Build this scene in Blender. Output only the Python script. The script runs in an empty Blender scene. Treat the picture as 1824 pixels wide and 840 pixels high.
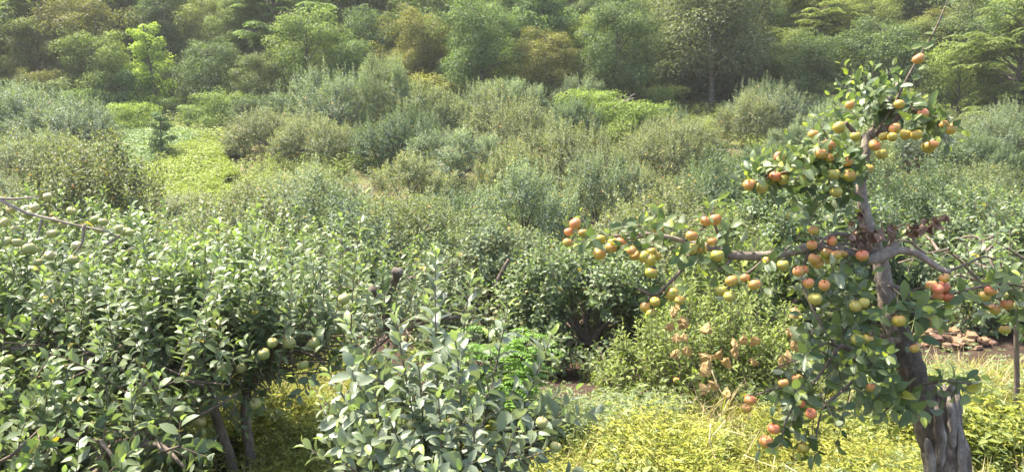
import bpy, math, random
import numpy as np
from math import radians as R, pi

rng = np.random.default_rng(11)
SC = bpy.context.scene
COL = SC.collection

# ------------------------------------------------------------------ camera
PITCH = R(10.0)
EYE = np.array([0.0, 0.0, 2.5])
F = 1404.0                      # focal length in photo pixels (photo 1824 wide)
cam_d = bpy.data.cameras.new('camera')
cam_d.sensor_width = 36.0
cam_d.lens = 36.0 * F / 1824.0
cam_d.clip_start = 0.05
cam_d.clip_end = 1000.0
cam = bpy.data.objects.new('camera', cam_d)
COL.objects.link(cam)
cam.location = EYE
cam.rotation_euler = (R(90) - PITCH, 0, 0)
SC.camera = cam

# ------------------------------------------------------------------ sky, sun, exposure
SUN_EL, SUN_AZ = R(60), R(-58)   # azimuth from +Y (ahead) towards +X: the sun stands high on the left
world = bpy.data.worlds.new('World')
SC.world = world
world.use_nodes = True
wn = world.node_tree.nodes
wl = world.node_tree.links
sky = wn.new('ShaderNodeTexSky')
sky.sky_type = 'NISHITA'
sky.sun_disc = False
sky.sun_elevation = SUN_EL
sky.sun_rotation = SUN_AZ
sky.dust_density = 3.0
sky.air_density = 1.0
wl.new(sky.outputs[0], wn['Background'].inputs[0])
wn['Background'].inputs[1].default_value = 0.15
sun_d = bpy.data.lights.new('sun', 'SUN')
sun_d.energy = 4.2
sun_d.angle = R(0.6)
sun_d.color = (1.0, 0.94, 0.81)
sun = bpy.data.objects.new('sun', sun_d)
COL.objects.link(sun)
sun.location = (-20, 20, 40)
sun.rotation_euler = (R(90) - SUN_EL, 0, pi - SUN_AZ)
SC.view_settings.view_transform = 'Standard'
SC.view_settings.look = 'None'
SC.view_settings.exposure = 2.0
SC.view_settings.gamma = 1.0
SC.view_settings.use_curve_mapping = False
SC.cycles.use_denoising = True
SC.cycles.max_bounces = 6
SC.cycles.diffuse_bounces = 4
SC.cycles.glossy_bounces = 2
SC.cycles.transmission_bounces = 4
SC.cycles.volume_bounces = 1
SC.cycles.sample_clamp_indirect = 6.0
SC.render.use_persistent_data = False

CP, SP = math.cos(PITCH), math.sin(PITCH)


def px(u, v, d):
    """the point that lies at depth d behind photo pixel (u, v)"""
    x, y = (u - 912.0) / F, (420.0 - v) / F
    return EYE + d * np.array([x, CP + y * SP, -SP + y * CP])


def sstep(t):
    t = np.clip(t, 0, 1)
    return t * t * (3 - 2 * t)


HY = [7.2, 9.2, 12, 18, 23, 30, 34, 40, 46, 50, 55, 60, 75, 110, 170]
HZ = [-.42, -.8, -1.0, -1.6, -1.75, -.65, .0, .55, 1.2, 2.9, 6.0, 9.6, 20, 42, 70]


def height(x, y):
    x = np.asarray(x, float)
    y = np.asarray(y, float)
    base = (np.interp(y - .9, HY, HZ) + np.interp(y, HY, HZ) + np.interp(y + .9, HY, HZ)) / 3
    e = 5.72 + 1.0 * sstep((x - 0.95) / 2.0) + .12 * np.sin(x * 2.3) + 1.25 * sstep((-.9 - x) / .7)
    t = sstep((y - e) / 0.7) * (1 - .75 * sstep((x - 2.2) / 1.0) * (1 - sstep((y - 9.2) / 2.2)))
    n = .05 * np.sin(x * 1.7 + y * .6) * np.sin(y * 1.3 - x * .5) + .03 * np.sin(x * 4.1 + 1.3) * np.sin(y * 3.7)
    big = .35 * np.sin(x * .11 + 1.0) * np.clip((y - 30) / 20, 0, 1)
    return base * t + n + big


def gz(x, y):
    return float(height(x, y))


def gp(u, v):
    """where the ray through photo pixel (u, v) meets the ground"""
    d = np.arange(2.0, 140.0, 0.04)
    x, y = (u - 912.0) / F, (420.0 - v) / F
    P = EYE[None, :] + d[:, None] * np.array([x, CP + y * SP, -SP + y * CP])[None, :]
    k = np.argmax(P[:, 2] < height(P[:, 0], P[:, 1]))
    return P[k]


def nrm(a):
    return a / (np.linalg.norm(a, axis=-1, keepdims=True) + 1e-9)


# ------------------------------------------------------------------ mesh building
class MB:
    def __init__(s):
        s.V, s.T, s.M, s.Y, s.n = [], [], [], [], 0

    def add(s, v, t, mat=0, young=None):
        v = np.asarray(v, np.float32).reshape(-1, 3)
        t = np.asarray(t, np.int32).reshape(-1, 3)
        s.V.append(v)
        s.T.append(t + s.n)
        s.M.append(np.full(len(t), mat, np.int32))
        s.Y.append(np.zeros(len(v), np.float32) if young is None else np.asarray(young, np.float32))
        s.n += len(v)

    def arrays(s):
        return np.concatenate(s.V), np.concatenate(s.T), np.concatenate(s.M), np.concatenate(s.Y)

    def build(s, name, mats, parent=None, origin=None, smooth=True):
        v, t, m, yv = s.arrays()
        if origin is not None:
            v = v - np.asarray(origin, np.float32)
        me = bpy.data.meshes.new(name)
        me.vertices.add(len(v))
        me.vertices.foreach_set('co', v.ravel())
        me.loops.add(len(t) * 3)
        me.loops.foreach_set('vertex_index', t.ravel())
        me.polygons.add(len(t))
        me.polygons.foreach_set('loop_start', np.arange(0, len(t) * 3, 3, dtype=np.int32))
        me.polygons.foreach_set('material_index', m)
        me.polygons.foreach_set('use_smooth', np.full(len(t), smooth))
        a = me.attributes.new('young', 'FLOAT', 'POINT')
        a.data.foreach_set('value', yv)
        for mm in (mats if isinstance(mats, (list, tuple)) else [mats]):
            me.materials.append(mm)
        me.update(calc_edges=True)
        o = bpy.data.objects.new(name, me)
        COL.objects.link(o)
        if origin is not None and parent is None:
            o.location = origin
        if parent is not None:
            o.parent = parent
        return o

    def tube(s, pts, rad, sides=7, mat=0, rough=0.0, caps=True):
        pts = np.asarray(pts, float)
        rad = np.asarray(rad, float)
        k = len(pts)
        T = nrm(np.gradient(pts, axis=0))
        ref = np.array([.31, .87, .38])
        U = nrm(np.cross(T, ref))
        W = np.cross(T, U)
        a = np.linspace(0, 2 * pi, sides, endpoint=False)
        rr = rad[:, None] * (1 + rough * (rng.random((k, sides)) - .5) * 2)
        v = pts[:, None, :] + rr[:, :, None] * (np.cos(a)[None, :, None] * U[:, None, :] + np.sin(a)[None, :, None] * W[:, None, :])
        i = np.arange(k - 1)[:, None] * sides
        j = np.arange(sides)[None, :]
        j2 = (j + 1) % sides
        q = np.stack([i + j, i + j2, i + sides + j2, i + sides + j], -1).reshape(-1, 4)
        t = np.concatenate([q[:, [0, 1, 2]], q[:, [0, 2, 3]]])
        v = v.reshape(-1, 3)
        if caps:
            v = np.concatenate([v, pts[:1] - T[:1] * rad[0] * .2, pts[-1:] + T[-1:] * rad[-1] * .3])
            c0, c1 = k * sides, k * sides + 1
            jj = np.arange(sides)
            j3 = (jj + 1) % sides
            b = (k - 1) * sides
            t = np.concatenate([t, np.stack([np.full(sides, c0), j3, jj], -1), np.stack([np.full(sides, c1), b + jj, b + j3], -1)])
        s.add(v, t, mat)


def spath(pts, n):
    """smooth curve through points (rows may carry a radius as an extra column)"""
    p = np.asarray(pts, float)
    if len(p) < 3:
        t = np.linspace(0, 1, n)[:, None]
        return p[0] * (1 - t) + p[-1] * t
    d = np.r_[0, np.cumsum(np.linalg.norm(np.diff(p[:, :3], axis=0), axis=1))]
    m = np.gradient(p, d, axis=0)
    s = np.linspace(0, d[-1], n)
    k = np.clip(np.searchsorted(d, s, 'right') - 1, 0, len(p) - 2)
    h = (d[k + 1] - d[k])[:, None]
    t = ((s - d[k]) / h[:, 0])[:, None]
    return ((2 * t**3 - 3 * t**2 + 1) * p[k] + (t**3 - 2 * t**2 + t) * h * m[k] + (-2 * t**3 + 3 * t**2) * p[k + 1] + (t**3 - t**2) * h * m[k + 1])


# leaf templates: along, side, and the triangles
LT = {
    1: (np.array([[0, 0], [.45, .5], [1, 0], [.45, -.5]]), [[0, 1, 2], [0, 2, 3]]),
    2: (np.array([[0, 0], [.3, -.48], [.32, 0], [.3, .48], [.68, -.42], [.7, 0], [.68, .42], [1, 0]]),
        [[0, 2, 1], [0, 3, 2], [2, 5, 4], [2, 4, 1], [2, 3, 6], [2, 6, 5], [5, 7, 4], [5, 6, 7]]),
    3: (np.array([[0, 0], [.16, -.34], [.18, 0], [.16, .34], [.45, -.5], [.47, 0], [.45, .5], [.76, -.36], [.78, 0], [.76, .36], [1, 0]]),
        [[0, 2, 1], [0, 3, 2], [2, 5, 4], [2, 4, 1], [2, 3, 6], [2, 6, 5], [5, 8, 7], [5, 7, 4], [5, 6, 9], [5, 9, 8], [8, 10, 7], [8, 9, 10]]),
}


class Leaves:
    def __init__(s):
        s.P, s.A, s.N, s.L, s.W, s.Y = [], [], [], [], [], []

    def add(s, P, A, N, L, W, Y=None):
        P = np.asarray(P, float).reshape(-1, 3)
        n = len(P)
        s.P.append(P)
        s.A.append(np.broadcast_to(A, (n, 3)))
        s.N.append(np.broadcast_to(N, (n, 3)))
        s.L.append(np.broadcast_to(L, (n,)))
        s.W.append(np.broadcast_to(W, (n,)))
        s.Y.append(np.zeros(n) if Y is None else np.broadcast_to(Y, (n,)))

    def count(s):
        return sum(len(p) for p in s.P)

    def flush(s, mb, lod=2, mat=0, curl=(-.05, .55), fold=(.1, .65), tmpl=None):
        P, A, N, L, W, Y = (np.concatenate(q) for q in (s.P, s.A, s.N, s.L, s.W, s.Y))
        A = nrm(A)
        S = nrm(np.cross(A, N))
        N = np.cross(S, A)
        tp, tr = tmpl if tmpl is not None else LT[lod]
        n, k = len(P), len(tp)
        a = tp[:, 0][None, :]
        b = tp[:, 1][None, :]
        cu = rng.uniform(curl[0], curl[1], n)[:, None]
        fo = rng.uniform(fold[0], fold[1], n)[:, None]
        tw = rng.normal(0, .4, n)[:, None]
        al = a * L[:, None] * (1 - .3 * cu * a)
        si = b * W[:, None]
        up = fo * np.abs(si) - cu * a * a * L[:, None] + tw * si * a
        v = P[:, None, :] + al[..., None] * A[:, None, :] + si[..., None] * S[:, None, :] + up[..., None] * N[:, None, :]
        t = (np.asarray(tr)[None, :, :] + (np.arange(n) * k)[:, None, None]).reshape(-1, 3)
        mb.add(v.reshape(-1, 3), t, mat, np.repeat(Y, k))


def shoot(lv, wood, p0, p1, r0=.004, bend=.08, spacing=.025, L=.08, wr=.5, start=.08, el=.55, upface=.45, sides=4, sizevar=.3):
    """a leafy one-year shoot from p0 to p1"""
    p0 = np.asarray(p0, float)
    p1 = np.asarray(p1, float)
    ln = np.linalg.norm(p1 - p0) + 1e-6
    mid = (p0 + p1) / 2 + rng.normal(0, bend, 3) * ln
    n = max(3, int(ln / spacing))
    t = np.linspace(start, 1, n)[:, None]
    pts = (1 - t)**2 * p0 + 2 * t * (1 - t) * mid + t * t * p1
    D = nrm(2 * (1 - t) * (mid - p0) + 2 * t * (p1 - mid))
    U = nrm(np.cross(D, np.array([.3, .9, .2])))
    W = np.cross(D, U)
    ang = np.arange(n) * 2.4 + rng.random() * 6 + rng.normal(0, .3, n)
    rad = np.cos(ang)[:, None] * U + np.sin(ang)[:, None] * W
    tt = t[:, 0]
    e = (el + .22 * rng.normal(size=n) + .45 * tt**3)[:, None]
    A = rad * np.cos(e) + D * np.sin(e)
    N = D * np.cos(e) - rad * np.sin(e) + rng.normal(0, .22, (n, 3))
    N = nrm(N) + upface * np.array([0, 0, 1.0])
    sz = L * rng.uniform(1 - sizevar, 1 + sizevar, n) * (1 - .45 * tt**6) * (.8 + .2 * np.sin(np.clip(tt * 3, 0, 1.57)))
    lv.add(pts + rad * .006, A, N, sz, sz * wr * rng.uniform(.85, 1.15, n), np.clip((tt - .86) / .14, 0, 1)**1.5)
    if wood is not None:
        tq = np.linspace(0, 1, 6)[:, None]
        wood.tube((1 - tq)**2 * p0 + 2 * tq * (1 - tq) * mid + tq * tq * p1, np.linspace(r0, r0 * .4, 6), sides, caps=False)


def rosette(lv, p, n=7, L=.07, wr=.52, out=None, y=0.0):
    """a spur: a ring of leaves round one point"""
    a = np.arange(n) * 2.4 + rng.random() * 6
    e = rng.uniform(-.2, .9, n)
    A = np.stack([np.cos(a) * np.cos(e), np.sin(a) * np.cos(e), np.sin(e)], -1)
    if out is not None:
        A = nrm(A + .5 * out)
    N = np.array([0, 0, 1.0]) + rng.normal(0, .35, (n, 3))
    sz = L * rng.uniform(.7, 1.25, n)
    lv.add(p + rng.normal(0, .01, (n, 3)), A, N, sz, sz * wr, y)


# ------------------------------------------------------------------ materials
def new_mat(name):
    m = bpy.data.materials.new(name)
    m.use_nodes = True
    nt = m.node_tree
    return m, nt, nt.nodes, nt.links, nt.nodes['Principled BSDF'], nt.nodes['Material Output']


def rgbmix(nt, fac, a, b, mode='MIX'):
    n = nt.nodes.new('ShaderNodeMix')
    n.data_type = 'RGBA'
    n.blend_type = mode
    n.clamp_factor = True
    for sock, val in ((n.inputs[0], fac), (n.inputs[6], a), (n.inputs[7], b)):
        if isinstance(val, bpy.types.NodeSocket):
            nt.links.new(val, sock)
        elif isinstance(val, (int, float)):
            sock.default_value = val
        else:
            sock.default_value = (*val, 1)
    return n.outputs[2]


def ramp(nt, fac, stops):
    n = nt.nodes.new('ShaderNodeValToRGB')
    els = n.color_ramp.elements
    while len(els) < len(stops):
        els.new(.5)
    for e, (p, c) in zip(els, stops):
        e.position = p
        e.color = (*c, 1) if len(c) == 3 else c
    nt.links.new(fac, n.inputs[0])
    return n.outputs[0]


def noise(nt, scale, detail=4, coord='Object', rough=.55, scl=None):
    tc = nt.nodes.new('ShaderNodeTexCoord')
    n = nt.nodes.new('ShaderNodeTexNoise')
    n.inputs['Scale'].default_value = scale
    n.inputs['Detail'].default_value = detail
    n.inputs['Roughness'].default_value = rough
    src = tc.outputs[coord]
    if scl is not None:
        mp = nt.nodes.new('ShaderNodeMapping')
        mp.inputs['Scale'].default_value = scl
        nt.links.new(src, mp.inputs[0])
        src = mp.outputs[0]
    nt.links.new(src, n.inputs['Vector'])
    return n.outputs['Fac']


def leaf_mat(name, dark, light, young, back=None, rough=.5, transl=.3, spec=.35, odd=None, oddp=.03, patch=None):
    """two-sided leaf: colour varies from leaf to leaf, new leaves are paler, undersides duller"""
    m, nt, N, Lk, bs, out = new_mat(name)
    g = N.new('ShaderNodeNewGeometry')
    oi = N.new('ShaderNodeObjectInfo')
    c = rgbmix(nt, g.outputs['Random Per Island'], dark, light)
    if odd is not None:
        w = N.new('ShaderNodeTexWhiteNoise')
        w.noise_dimensions = '1D'
        Lk.new(g.outputs['Random Per Island'], w.inputs['W'])
        lt = N.new('ShaderNodeMath')
        lt.operation = 'LESS_THAN'
        lt.inputs[1].default_value = oddp
        Lk.new(w.outputs['Value'], lt.inputs[0])
        c = rgbmix(nt, lt.outputs[0], c, odd)
    if patch is not None:
        for (pc, sc_, lo, hi) in patch:
            c = rgbmix(nt, ramp(nt, noise(nt, sc_, 4, 'Object', .6), [(lo, (0, 0, 0)), (hi, (.8, .8, .8))]), c, pc)
    at = N.new('ShaderNodeAttribute')
    at.attribute_name = 'young'
    c = rgbmix(nt, at.outputs['Fac'], c, young)
    c = rgbmix(nt, 1.0, c, oi.outputs['Color'], 'MULTIPLY')
    cb = c
    if back is not None:
        cb = rgbmix(nt, .6, c, back)
    col = rgbmix(nt, g.outputs['Backfacing'], c, cb)
    Lk.new(col, bs.inputs['Base Color'])
    bs.inputs['Roughness'].default_value = rough
    bs.inputs['Specular IOR Level'].default_value = spec
    tr = N.new('ShaderNodeBsdfTranslucent')
    tcol = rgbmix(nt, 1.0, c, (1.5, 1.65, .8), 'MULTIPLY')
    Lk.new(tcol, tr.inputs['Color'])
    mx = N.new('ShaderNodeMixShader')
    mx.inputs[0].default_value = transl
    Lk.new(bs.outputs[0], mx.inputs[1])
    Lk.new(tr.outputs[0], mx.inputs[2])
    Lk.new(mx.outputs[0], out.inputs['Surface'])
    return m


def bark_mat(name, c1, c2, c3, scale=30, stretch=(1, 1, .35), bump=.6, rough=.85, blotch=None):
    m, nt, N, Lk, bs, out = new_mat(name)
    f = noise(nt, scale, 6, 'Object', .65, stretch)
    f2 = noise(nt, scale * .25, 3, 'Object', .5)
    c = ramp(nt, f, [(.3, c1), (.5, c2), (.72, c3)])
    oi = N.new('ShaderNodeObjectInfo')
    c = rgbmix(nt, f2, c, rgbmix(nt, .5, c, c1))
    if blotch is not None:
        c = rgbmix(nt, ramp(nt, noise(nt, 7, 5, 'Object', .7, (1, 1, .5)), [(.50, (0, 0, 0)), (.60, (.9, .9, .9))]), c, blotch)
        c = rgbmix(nt, ramp(nt, noise(nt, 70, 3, 'Object', .6, (1, 1, .6)), [(.60, (0, 0, 0)), (.68, (.7, .7, .7))]), c, c1)
    c = rgbmix(nt, 1.0, c, oi.outputs['Color'], 'MULTIPLY')
    Lk.new(c, bs.inputs['Base Color'])
    bs.inputs['Roughness'].default_value = rough
    b = N.new('ShaderNodeBump')
    b.inputs['Strength'].default_value = bump
    b.inputs['Distance'].default_value = .01
    Lk.new(f, b.inputs['Height'])
    Lk.new(b.outputs[0], bs.inputs['Normal'])
    return m


def plain_mat(name, c1, c2, scale=40, rough=.8, spec=.3, transl=0.0):
    m, nt, N, Lk, bs, out = new_mat(name)
    c = ramp(nt, noise(nt, scale, 4), [(.35, c1), (.65, c2)])
    oi = N.new('ShaderNodeObjectInfo')
    c = rgbmix(nt, 1.0, c, oi.outputs['Color'], 'MULTIPLY')
    Lk.new(c, bs.inputs['Base Color'])
    bs.inputs['Roughness'].default_value = rough
    bs.inputs['Specular IOR Level'].default_value = spec
    if transl:
        tr = N.new('ShaderNodeBsdfTranslucent')
        Lk.new(c, tr.inputs['Color'])
        mx = N.new('ShaderNodeMixShader')
        mx.inputs[0].default_value = transl
        Lk.new(bs.outputs[0], mx.inputs[1])
        Lk.new(tr.outputs[0], mx.inputs[2])
        Lk.new(mx.outputs[0], out.inputs['Surface'])
    return m


def apple_mat(name, green, yellow, red):
    """skin: green-yellow below, with a red blush whose amount comes from the object's colour value"""
    m, nt, N, Lk, bs, out = new_mat(name)
    oi = N.new('ShaderNodeObjectInfo')
    sx = N.new('ShaderNodeSeparateColor')
    Lk.new(oi.outputs['Color'], sx.inputs[0])
    tc = N.new('ShaderNodeTexCoord')
    sp = N.new('ShaderNodeSeparateXYZ')
    Lk.new(tc.outputs['Generated'], sp.inputs[0])
    nz = noise(nt, 14, 4, 'Generated', .6, (3, 3, .6))
    ad = N.new('ShaderNodeMath'); ad.operation = 'MULTIPLY_ADD'
    Lk.new(nz, ad.inputs[0]); ad.inputs[1].default_value = .55
    Lk.new(sp.outputs['Z'], ad.inputs[2])
    a2 = N.new('ShaderNodeMath'); a2.operation = 'ADD'
    Lk.new(ad.outputs[0], a2.inputs[0]); Lk.new(sx.outputs[0], a2.inputs[1])
    mr = N.new('ShaderNodeMapRange')
    mr.inputs[1].default_value = .72; mr.inputs[2].default_value = 1.45
    Lk.new(a2.outputs[0], mr.inputs[0])
    base = rgbmix(nt, sx.outputs[1], green, yellow)
    c = rgbmix(nt, mr.outputs[0], base, red)
    dots = noise(nt, 60, 2, 'Generated')
    c = rgbmix(nt, ramp(nt, dots, [(.66, (0, 0, 0)), (.72, (.5, .5, .5))]), c, yellow)
    Lk.new(c, bs.inputs['Base Color'])
    bs.inputs['Roughness'].default_value = .38
    bs.inputs['Specular IOR Level'].default_value = .4
    bs.inputs['Subsurface Weight'].default_value = .08
    bs.inputs['Subsurface Radius'].default_value = (.01, .006, .003)
    return m


M = {}
M['apple_leaf'] = leaf_mat('apple_leaf', (.072, .106, .044), (.180, .215, .098), (.22, .29, .08), (.22, .25, .17), .46, .32, .42, odd=(.30, .24, .03), oddp=.008)
M['apple_leaf_pale'] = leaf_mat('apple_leaf_pale', (.115, .145, .085), (.205, .235, .145), (.26, .33, .08), (.27, .29, .22), .40, .26, .5)
M['apple_leaf_red'] = leaf_mat('apple_leaf_tree', (.052, .085, .034), (.155, .195, .068), (.26, .30, .05), (.24, .26, .18), .45, .34, .4, odd=(.33, .30, .05), oddp=.005)
M['orchard_leaf'] = leaf_mat('orchard_leaf', (.064, .090, .046), (.188, .212, .122), (.24, .27, .11), (.20, .22, .13), .58, .30, .28, odd=(.30, .21, .05), oddp=.015)
M['bush_leaf'] = leaf_mat('bush_leaf', (.09, .125, .026), (.215, .25, .07), (.30, .34, .08), (.16, .19, .08), .55, .34, .25)
M['wood_leaf'] = leaf_mat('wood_leaf', (.052, .077, .029), (.142, .165, .068), (.22, .24, .09), None, .6, .32, .22)
M['weed_yellow'] = leaf_mat('weed_yellow', (.115, .155, .025), (.285, .285, .050), (.36, .35, .07), None, .55, .35, .3, odd=(.20, .12, .04), oddp=.08, patch=[((.11, .14, .045), 1.3, .5, .62), ((.17, .10, .045), 2.1, .58, .68), ((.34, .30, .05), 2.8, .55, .65)])
M['weed_green'] = leaf_mat('weed_green', (.08, .12, .026), (.19, .23, .07), (.28, .30, .09), None, .5, .35, .35)
M['weed_feather'] = leaf_mat('weed_feather', (.15, .19, .09), (.26, .29, .15), (.3, .32, .14), None, .6, .3, .3)
M['dry_blade'] = leaf_mat('dry_blade', (.16, .085, .035), (.40, .32, .16), (.45, .38, .2), None, .6, .25, .3)
M['locust_leaf'] = leaf_mat('locust_leaf', (.07, .15, .012), (.13, .24, .03), (.22, .33, .05), None, .5, .4, .35)
M['dead_leaf'] = leaf_mat('dead_leaf', (.10, .055, .035), (.22, .13, .085), (.2, .1, .05), (.24, .15, .11), .7, .15, .25)
M['crop_leaf'] = leaf_mat('crop_leaf', (.06, .095, .04), (.15, .20, .09), (.2, .28, .1), None, .5, .25, .4)
M['crop_yellow'] = leaf_mat('crop_yellow', (.11, .15, .022), (.21, .245, .042), (.26, .30, .06), None, .5, .35, .35)
M['bark'] = bark_mat('bark', (.07, .047, .03), (.155, .112, .078), (.25, .20, .155), 40)
M['bark_pale'] = bark_mat('bark_pale', (.13, .10, .078), (.26, .21, .16), (.39, .335, .27), 34, (1, 1, 1.2), .6, .85, (.17, .125, .09))
M['bark_dark'] = bark_mat('bark_dark', (.04, .028, .02), (.095, .07, .05), (.175, .135, .10), 38, (1, 1, .5), 1.0, .9, (.16, .14, .11))
M['twig'] = bark_mat('twig', (.07, .05, .032), (.12, .09, .06), (.2, .16, .12), 60, (1, 1, .3), .3)
M['dead_wood'] = bark_mat('dead_wood', (.04, .03, .023), (.235, .195, .155), (.42, .36, .295), 16, (1.3, 1.3, .2), 1.0, .9, (.075, .052, .036))
M['straw'] = plain_mat('straw', (.42, .33, .16), (.58, .48, .27), 60, .7, .3)
M['paper'] = plain_mat('paper', (.34, .22, .085), (.52, .36, .16), 22, .8, .25, .25)
M['brick'] = plain_mat('brick', (.17, .10, .062), (.30, .195, .13), 16, .9, .2)
M['stone'] = plain_mat('stone', (.5, .5, .48), (.65, .65, .63), 10, .85, .3)
M['apple_skin'] = apple_mat('apple_skin', (.27, .265, .035), (.45, .32, .055), (.56, .16, .075))
M['apple_green'] = apple_mat('apple_green', (.21, .245, .06), (.36, .33, .13), (.50, .28, .14))
M['fruit'] = plain_mat('fruit', (.30, .28, .05), (.42, .34, .08), 3, .4, .4)
M['fruit_red'] = plain_mat('fruit_red', (.45, .20, .07), (.42, .28, .09), 3, .4, .4)


# ------------------------------------------------------------------ tagging
def tag(o, label=None, cat=None, group=None, kind=None):
    if label: o['label'] = label
    if cat: o['category'] = cat
    if group: o['group'] = group
    if kind: o['kind'] = kind
    return o


def thing(name, label, cat, loc, group=None, rotz=0.0, scale=1.0):
    o = bpy.data.objects.new(name, None)
    COL.objects.link(o)
    o.location = [float(q) for q in loc]
    o.rotation_euler = (0, 0, float(rotz))
    o.scale = (scale, scale, scale) if isinstance(scale, (int, float)) else scale
    o.empty_display_size = .1
    return tag(o, label, cat, group)


def kids(o):
    return [c for c in bpy.data.objects if c.parent == o]


def dup(src, children, loc, rotz, scale, label, group, tint=None):
    r = src.copy()
    COL.objects.link(r)
    r.location = [float(q) for q in loc]
    r.rotation_euler = (0, 0, float(rotz))
    r.scale = scale
    tag(r, label, None, group)
    for ch in children:
        c = ch.copy()
        COL.objects.link(c)
        c.parent = r
        if tint is not None and c.name.startswith('crown'):
            c.color = (*tint, 1)
    return r


ORD = ['first', 'second', 'third', 'fourth', 'fifth', 'sixth', 'seventh', 'eighth', 'ninth', 'tenth', 'eleventh', 'twelfth', 'thirteenth', 'fourteenth', 'fifteenth', 'sixteenth', 'seventeenth', 'eighteenth', 'nineteenth', 'twentieth',
       'twenty-first', 'twenty-second', 'twenty-third', 'twenty-fourth', 'twenty-fifth', 'twenty-sixth', 'twenty-seventh', 'twenty-eighth', 'twenty-ninth', 'thirtieth']

# ------------------------------------------------------------------ ground
xs = np.unique(np.r_[np.linspace(-140, -14, 70), np.linspace(-14, 14, 190), np.linspace(14, 140, 70)])
ys = np.unique(np.r_[np.linspace(-8, 3, 12), np.linspace(3, 12, 110), np.linspace(12, 60, 150), np.linspace(60, 165, 60)])
X, Y = np.meshgrid(xs, ys)
Z = height(X, Y)
nx, ny = len(xs), len(ys)
i = (np.arange(ny - 1)[:, None] * nx + np.arange(nx - 1)[None, :]).ravel()
mb = MB()
mb.add(np.stack([X, Y, Z], -1).reshape(-1, 3), np.concatenate([np.stack([i, i + 1, i + nx + 1], -1), np.stack([i, i + nx + 1, i + nx], -1)]))
m, nt, N, Lk, bs, out = new_mat('earth')
tc = N.new('ShaderNodeTexCoord')
sp = N.new('ShaderNodeSeparateXYZ')
Lk.new(tc.outputs['Object'], sp.inputs[0])
soil = ramp(nt, noise(nt, 5, 8, 'Object', .7), [(.3, (.075, .048, .032)), (.5, (.15, .10, .068)), (.7, (.25, .175, .12))])
shaded_soil = ramp(nt, noise(nt, 7, 8, 'Object', .75), [(.3, (.028, .018, .013)), (.55, (.062, .040, .028)), (.75, (.11, .075, .052))])  # shade on the near soil, painted in as a darker brown
litter = ramp(nt, noise(nt, 1.8, 8, 'Object', .75), [(.3, (.035, .028, .018)), (.55, (.075, .058, .034)), (.75, (.09, .10, .035))])
mossy = ramp(nt, noise(nt, 2.5, 8, 'Object', .7), [(.3, (.08, .075, .025)), (.6, (.14, .15, .04)), (.8, (.20, .18, .06))])
mr = N.new('ShaderNodeMapRange')
mr.inputs[1].default_value = 43; mr.inputs[2].default_value = 48
Lk.new(sp.outputs['Y'], mr.inputs[0])
mask = ramp(nt, noise(nt, .5, 5, 'Object', .6), [(.42, (0, 0, 0)), (.58, (1, 1, 1))])
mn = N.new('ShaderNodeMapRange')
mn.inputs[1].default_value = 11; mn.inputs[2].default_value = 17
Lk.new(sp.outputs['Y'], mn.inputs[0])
soil = rgbmix(nt, mn.outputs[0], shaded_soil, soil)  # painted shade near the camera gives way to sunlit soil farther up
c = rgbmix(nt, mask, soil, rgbmix(nt, mn.outputs[0], shaded_soil, mossy))
c = rgbmix(nt, mr.outputs[0], c, litter)
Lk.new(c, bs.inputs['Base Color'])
bs.inputs['Roughness'].default_value = .95
bs.inputs['Specular IOR Level'].default_value = .15
bp = N.new('ShaderNodeBump')
bp.inputs['Strength'].default_value = .8
bp.inputs['Distance'].default_value = .06
Lk.new(noise(nt, 9, 8, 'Object', .75), bp.inputs['Height'])
Lk.new(bp.outputs[0], bs.inputs['Normal'])
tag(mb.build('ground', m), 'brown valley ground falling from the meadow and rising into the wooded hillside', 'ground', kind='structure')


# ------------------------------------------------------------------ apples
def apple_mesh(name, mat, r=.036, seg=16, stem=True):
    mb = MB()
    a = np.linspace(-pi / 2, pi / 2, 11)
    rr = np.cos(a) * (1 + .08 * np.sin(a))
    zz = np.sin(a) * .9
    top = np.clip((a - .9) / .67, 0, 1)
    zz = zz - .32 * top**2
    bot = np.clip((-a - 1.1) / .47, 0, 1)
    zz = zz + .16 * bot**2
    t = np.linspace(0, 2 * pi, seg, endpoint=False)
    lob = 1 + .03 * np.cos(5 * t)
    v = np.stack([rr[:, None] * np.cos(t) * lob, rr[:, None] * np.sin(t) * lob, np.repeat(zz[:, None], seg, 1)], -1) * r
    i = np.arange(10)[:, None] * seg
    j = np.arange(seg)[None, :]
    j2 = (j + 1) % seg
    q = np.stack([i + j, i + j2, i + seg + j2, i + seg + j], -1).reshape(-1, 4)
    mb.add(v.reshape(-1, 3), np.concatenate([q[:, [0, 1, 2]], q[:, [0, 2, 3]]]), 0)
    if stem:
        mb.tube(np.array([[0, 0, .55], [.06, .02, 1.1], [.15, .03, 1.55]]) * r, np.array([.07, .06, .07]) * r, 5, 1)
        b = np.linspace(0, 2 * pi, 5, endpoint=False)
        for q in b:   # the dried calyx below
            d = np.array([math.cos(q), math.sin(q), 0])
            s_ = np.array([-math.sin(q), math.cos(q), 0])
            mb.add(np.array([d * .08 + s_ * .06, d * .08 - s_ * .06, d * .2 - np.array([0, 0, .12])]) * r + np.array([0, 0, -.80 * r]), [[0, 1, 2]], 1)
    o = mb.build(name, [mat, M['twig']])
    me = o.data
    bpy.data.objects.remove(o)
    return me


ME_APPLE = apple_mesh('apple', M['apple_skin'])
ME_GREEN = apple_mesh('green_apple', M['apple_green'])
ME_FAR = apple_mesh('orchard_apple', M['apple_green'], seg=9, stem=False)


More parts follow.
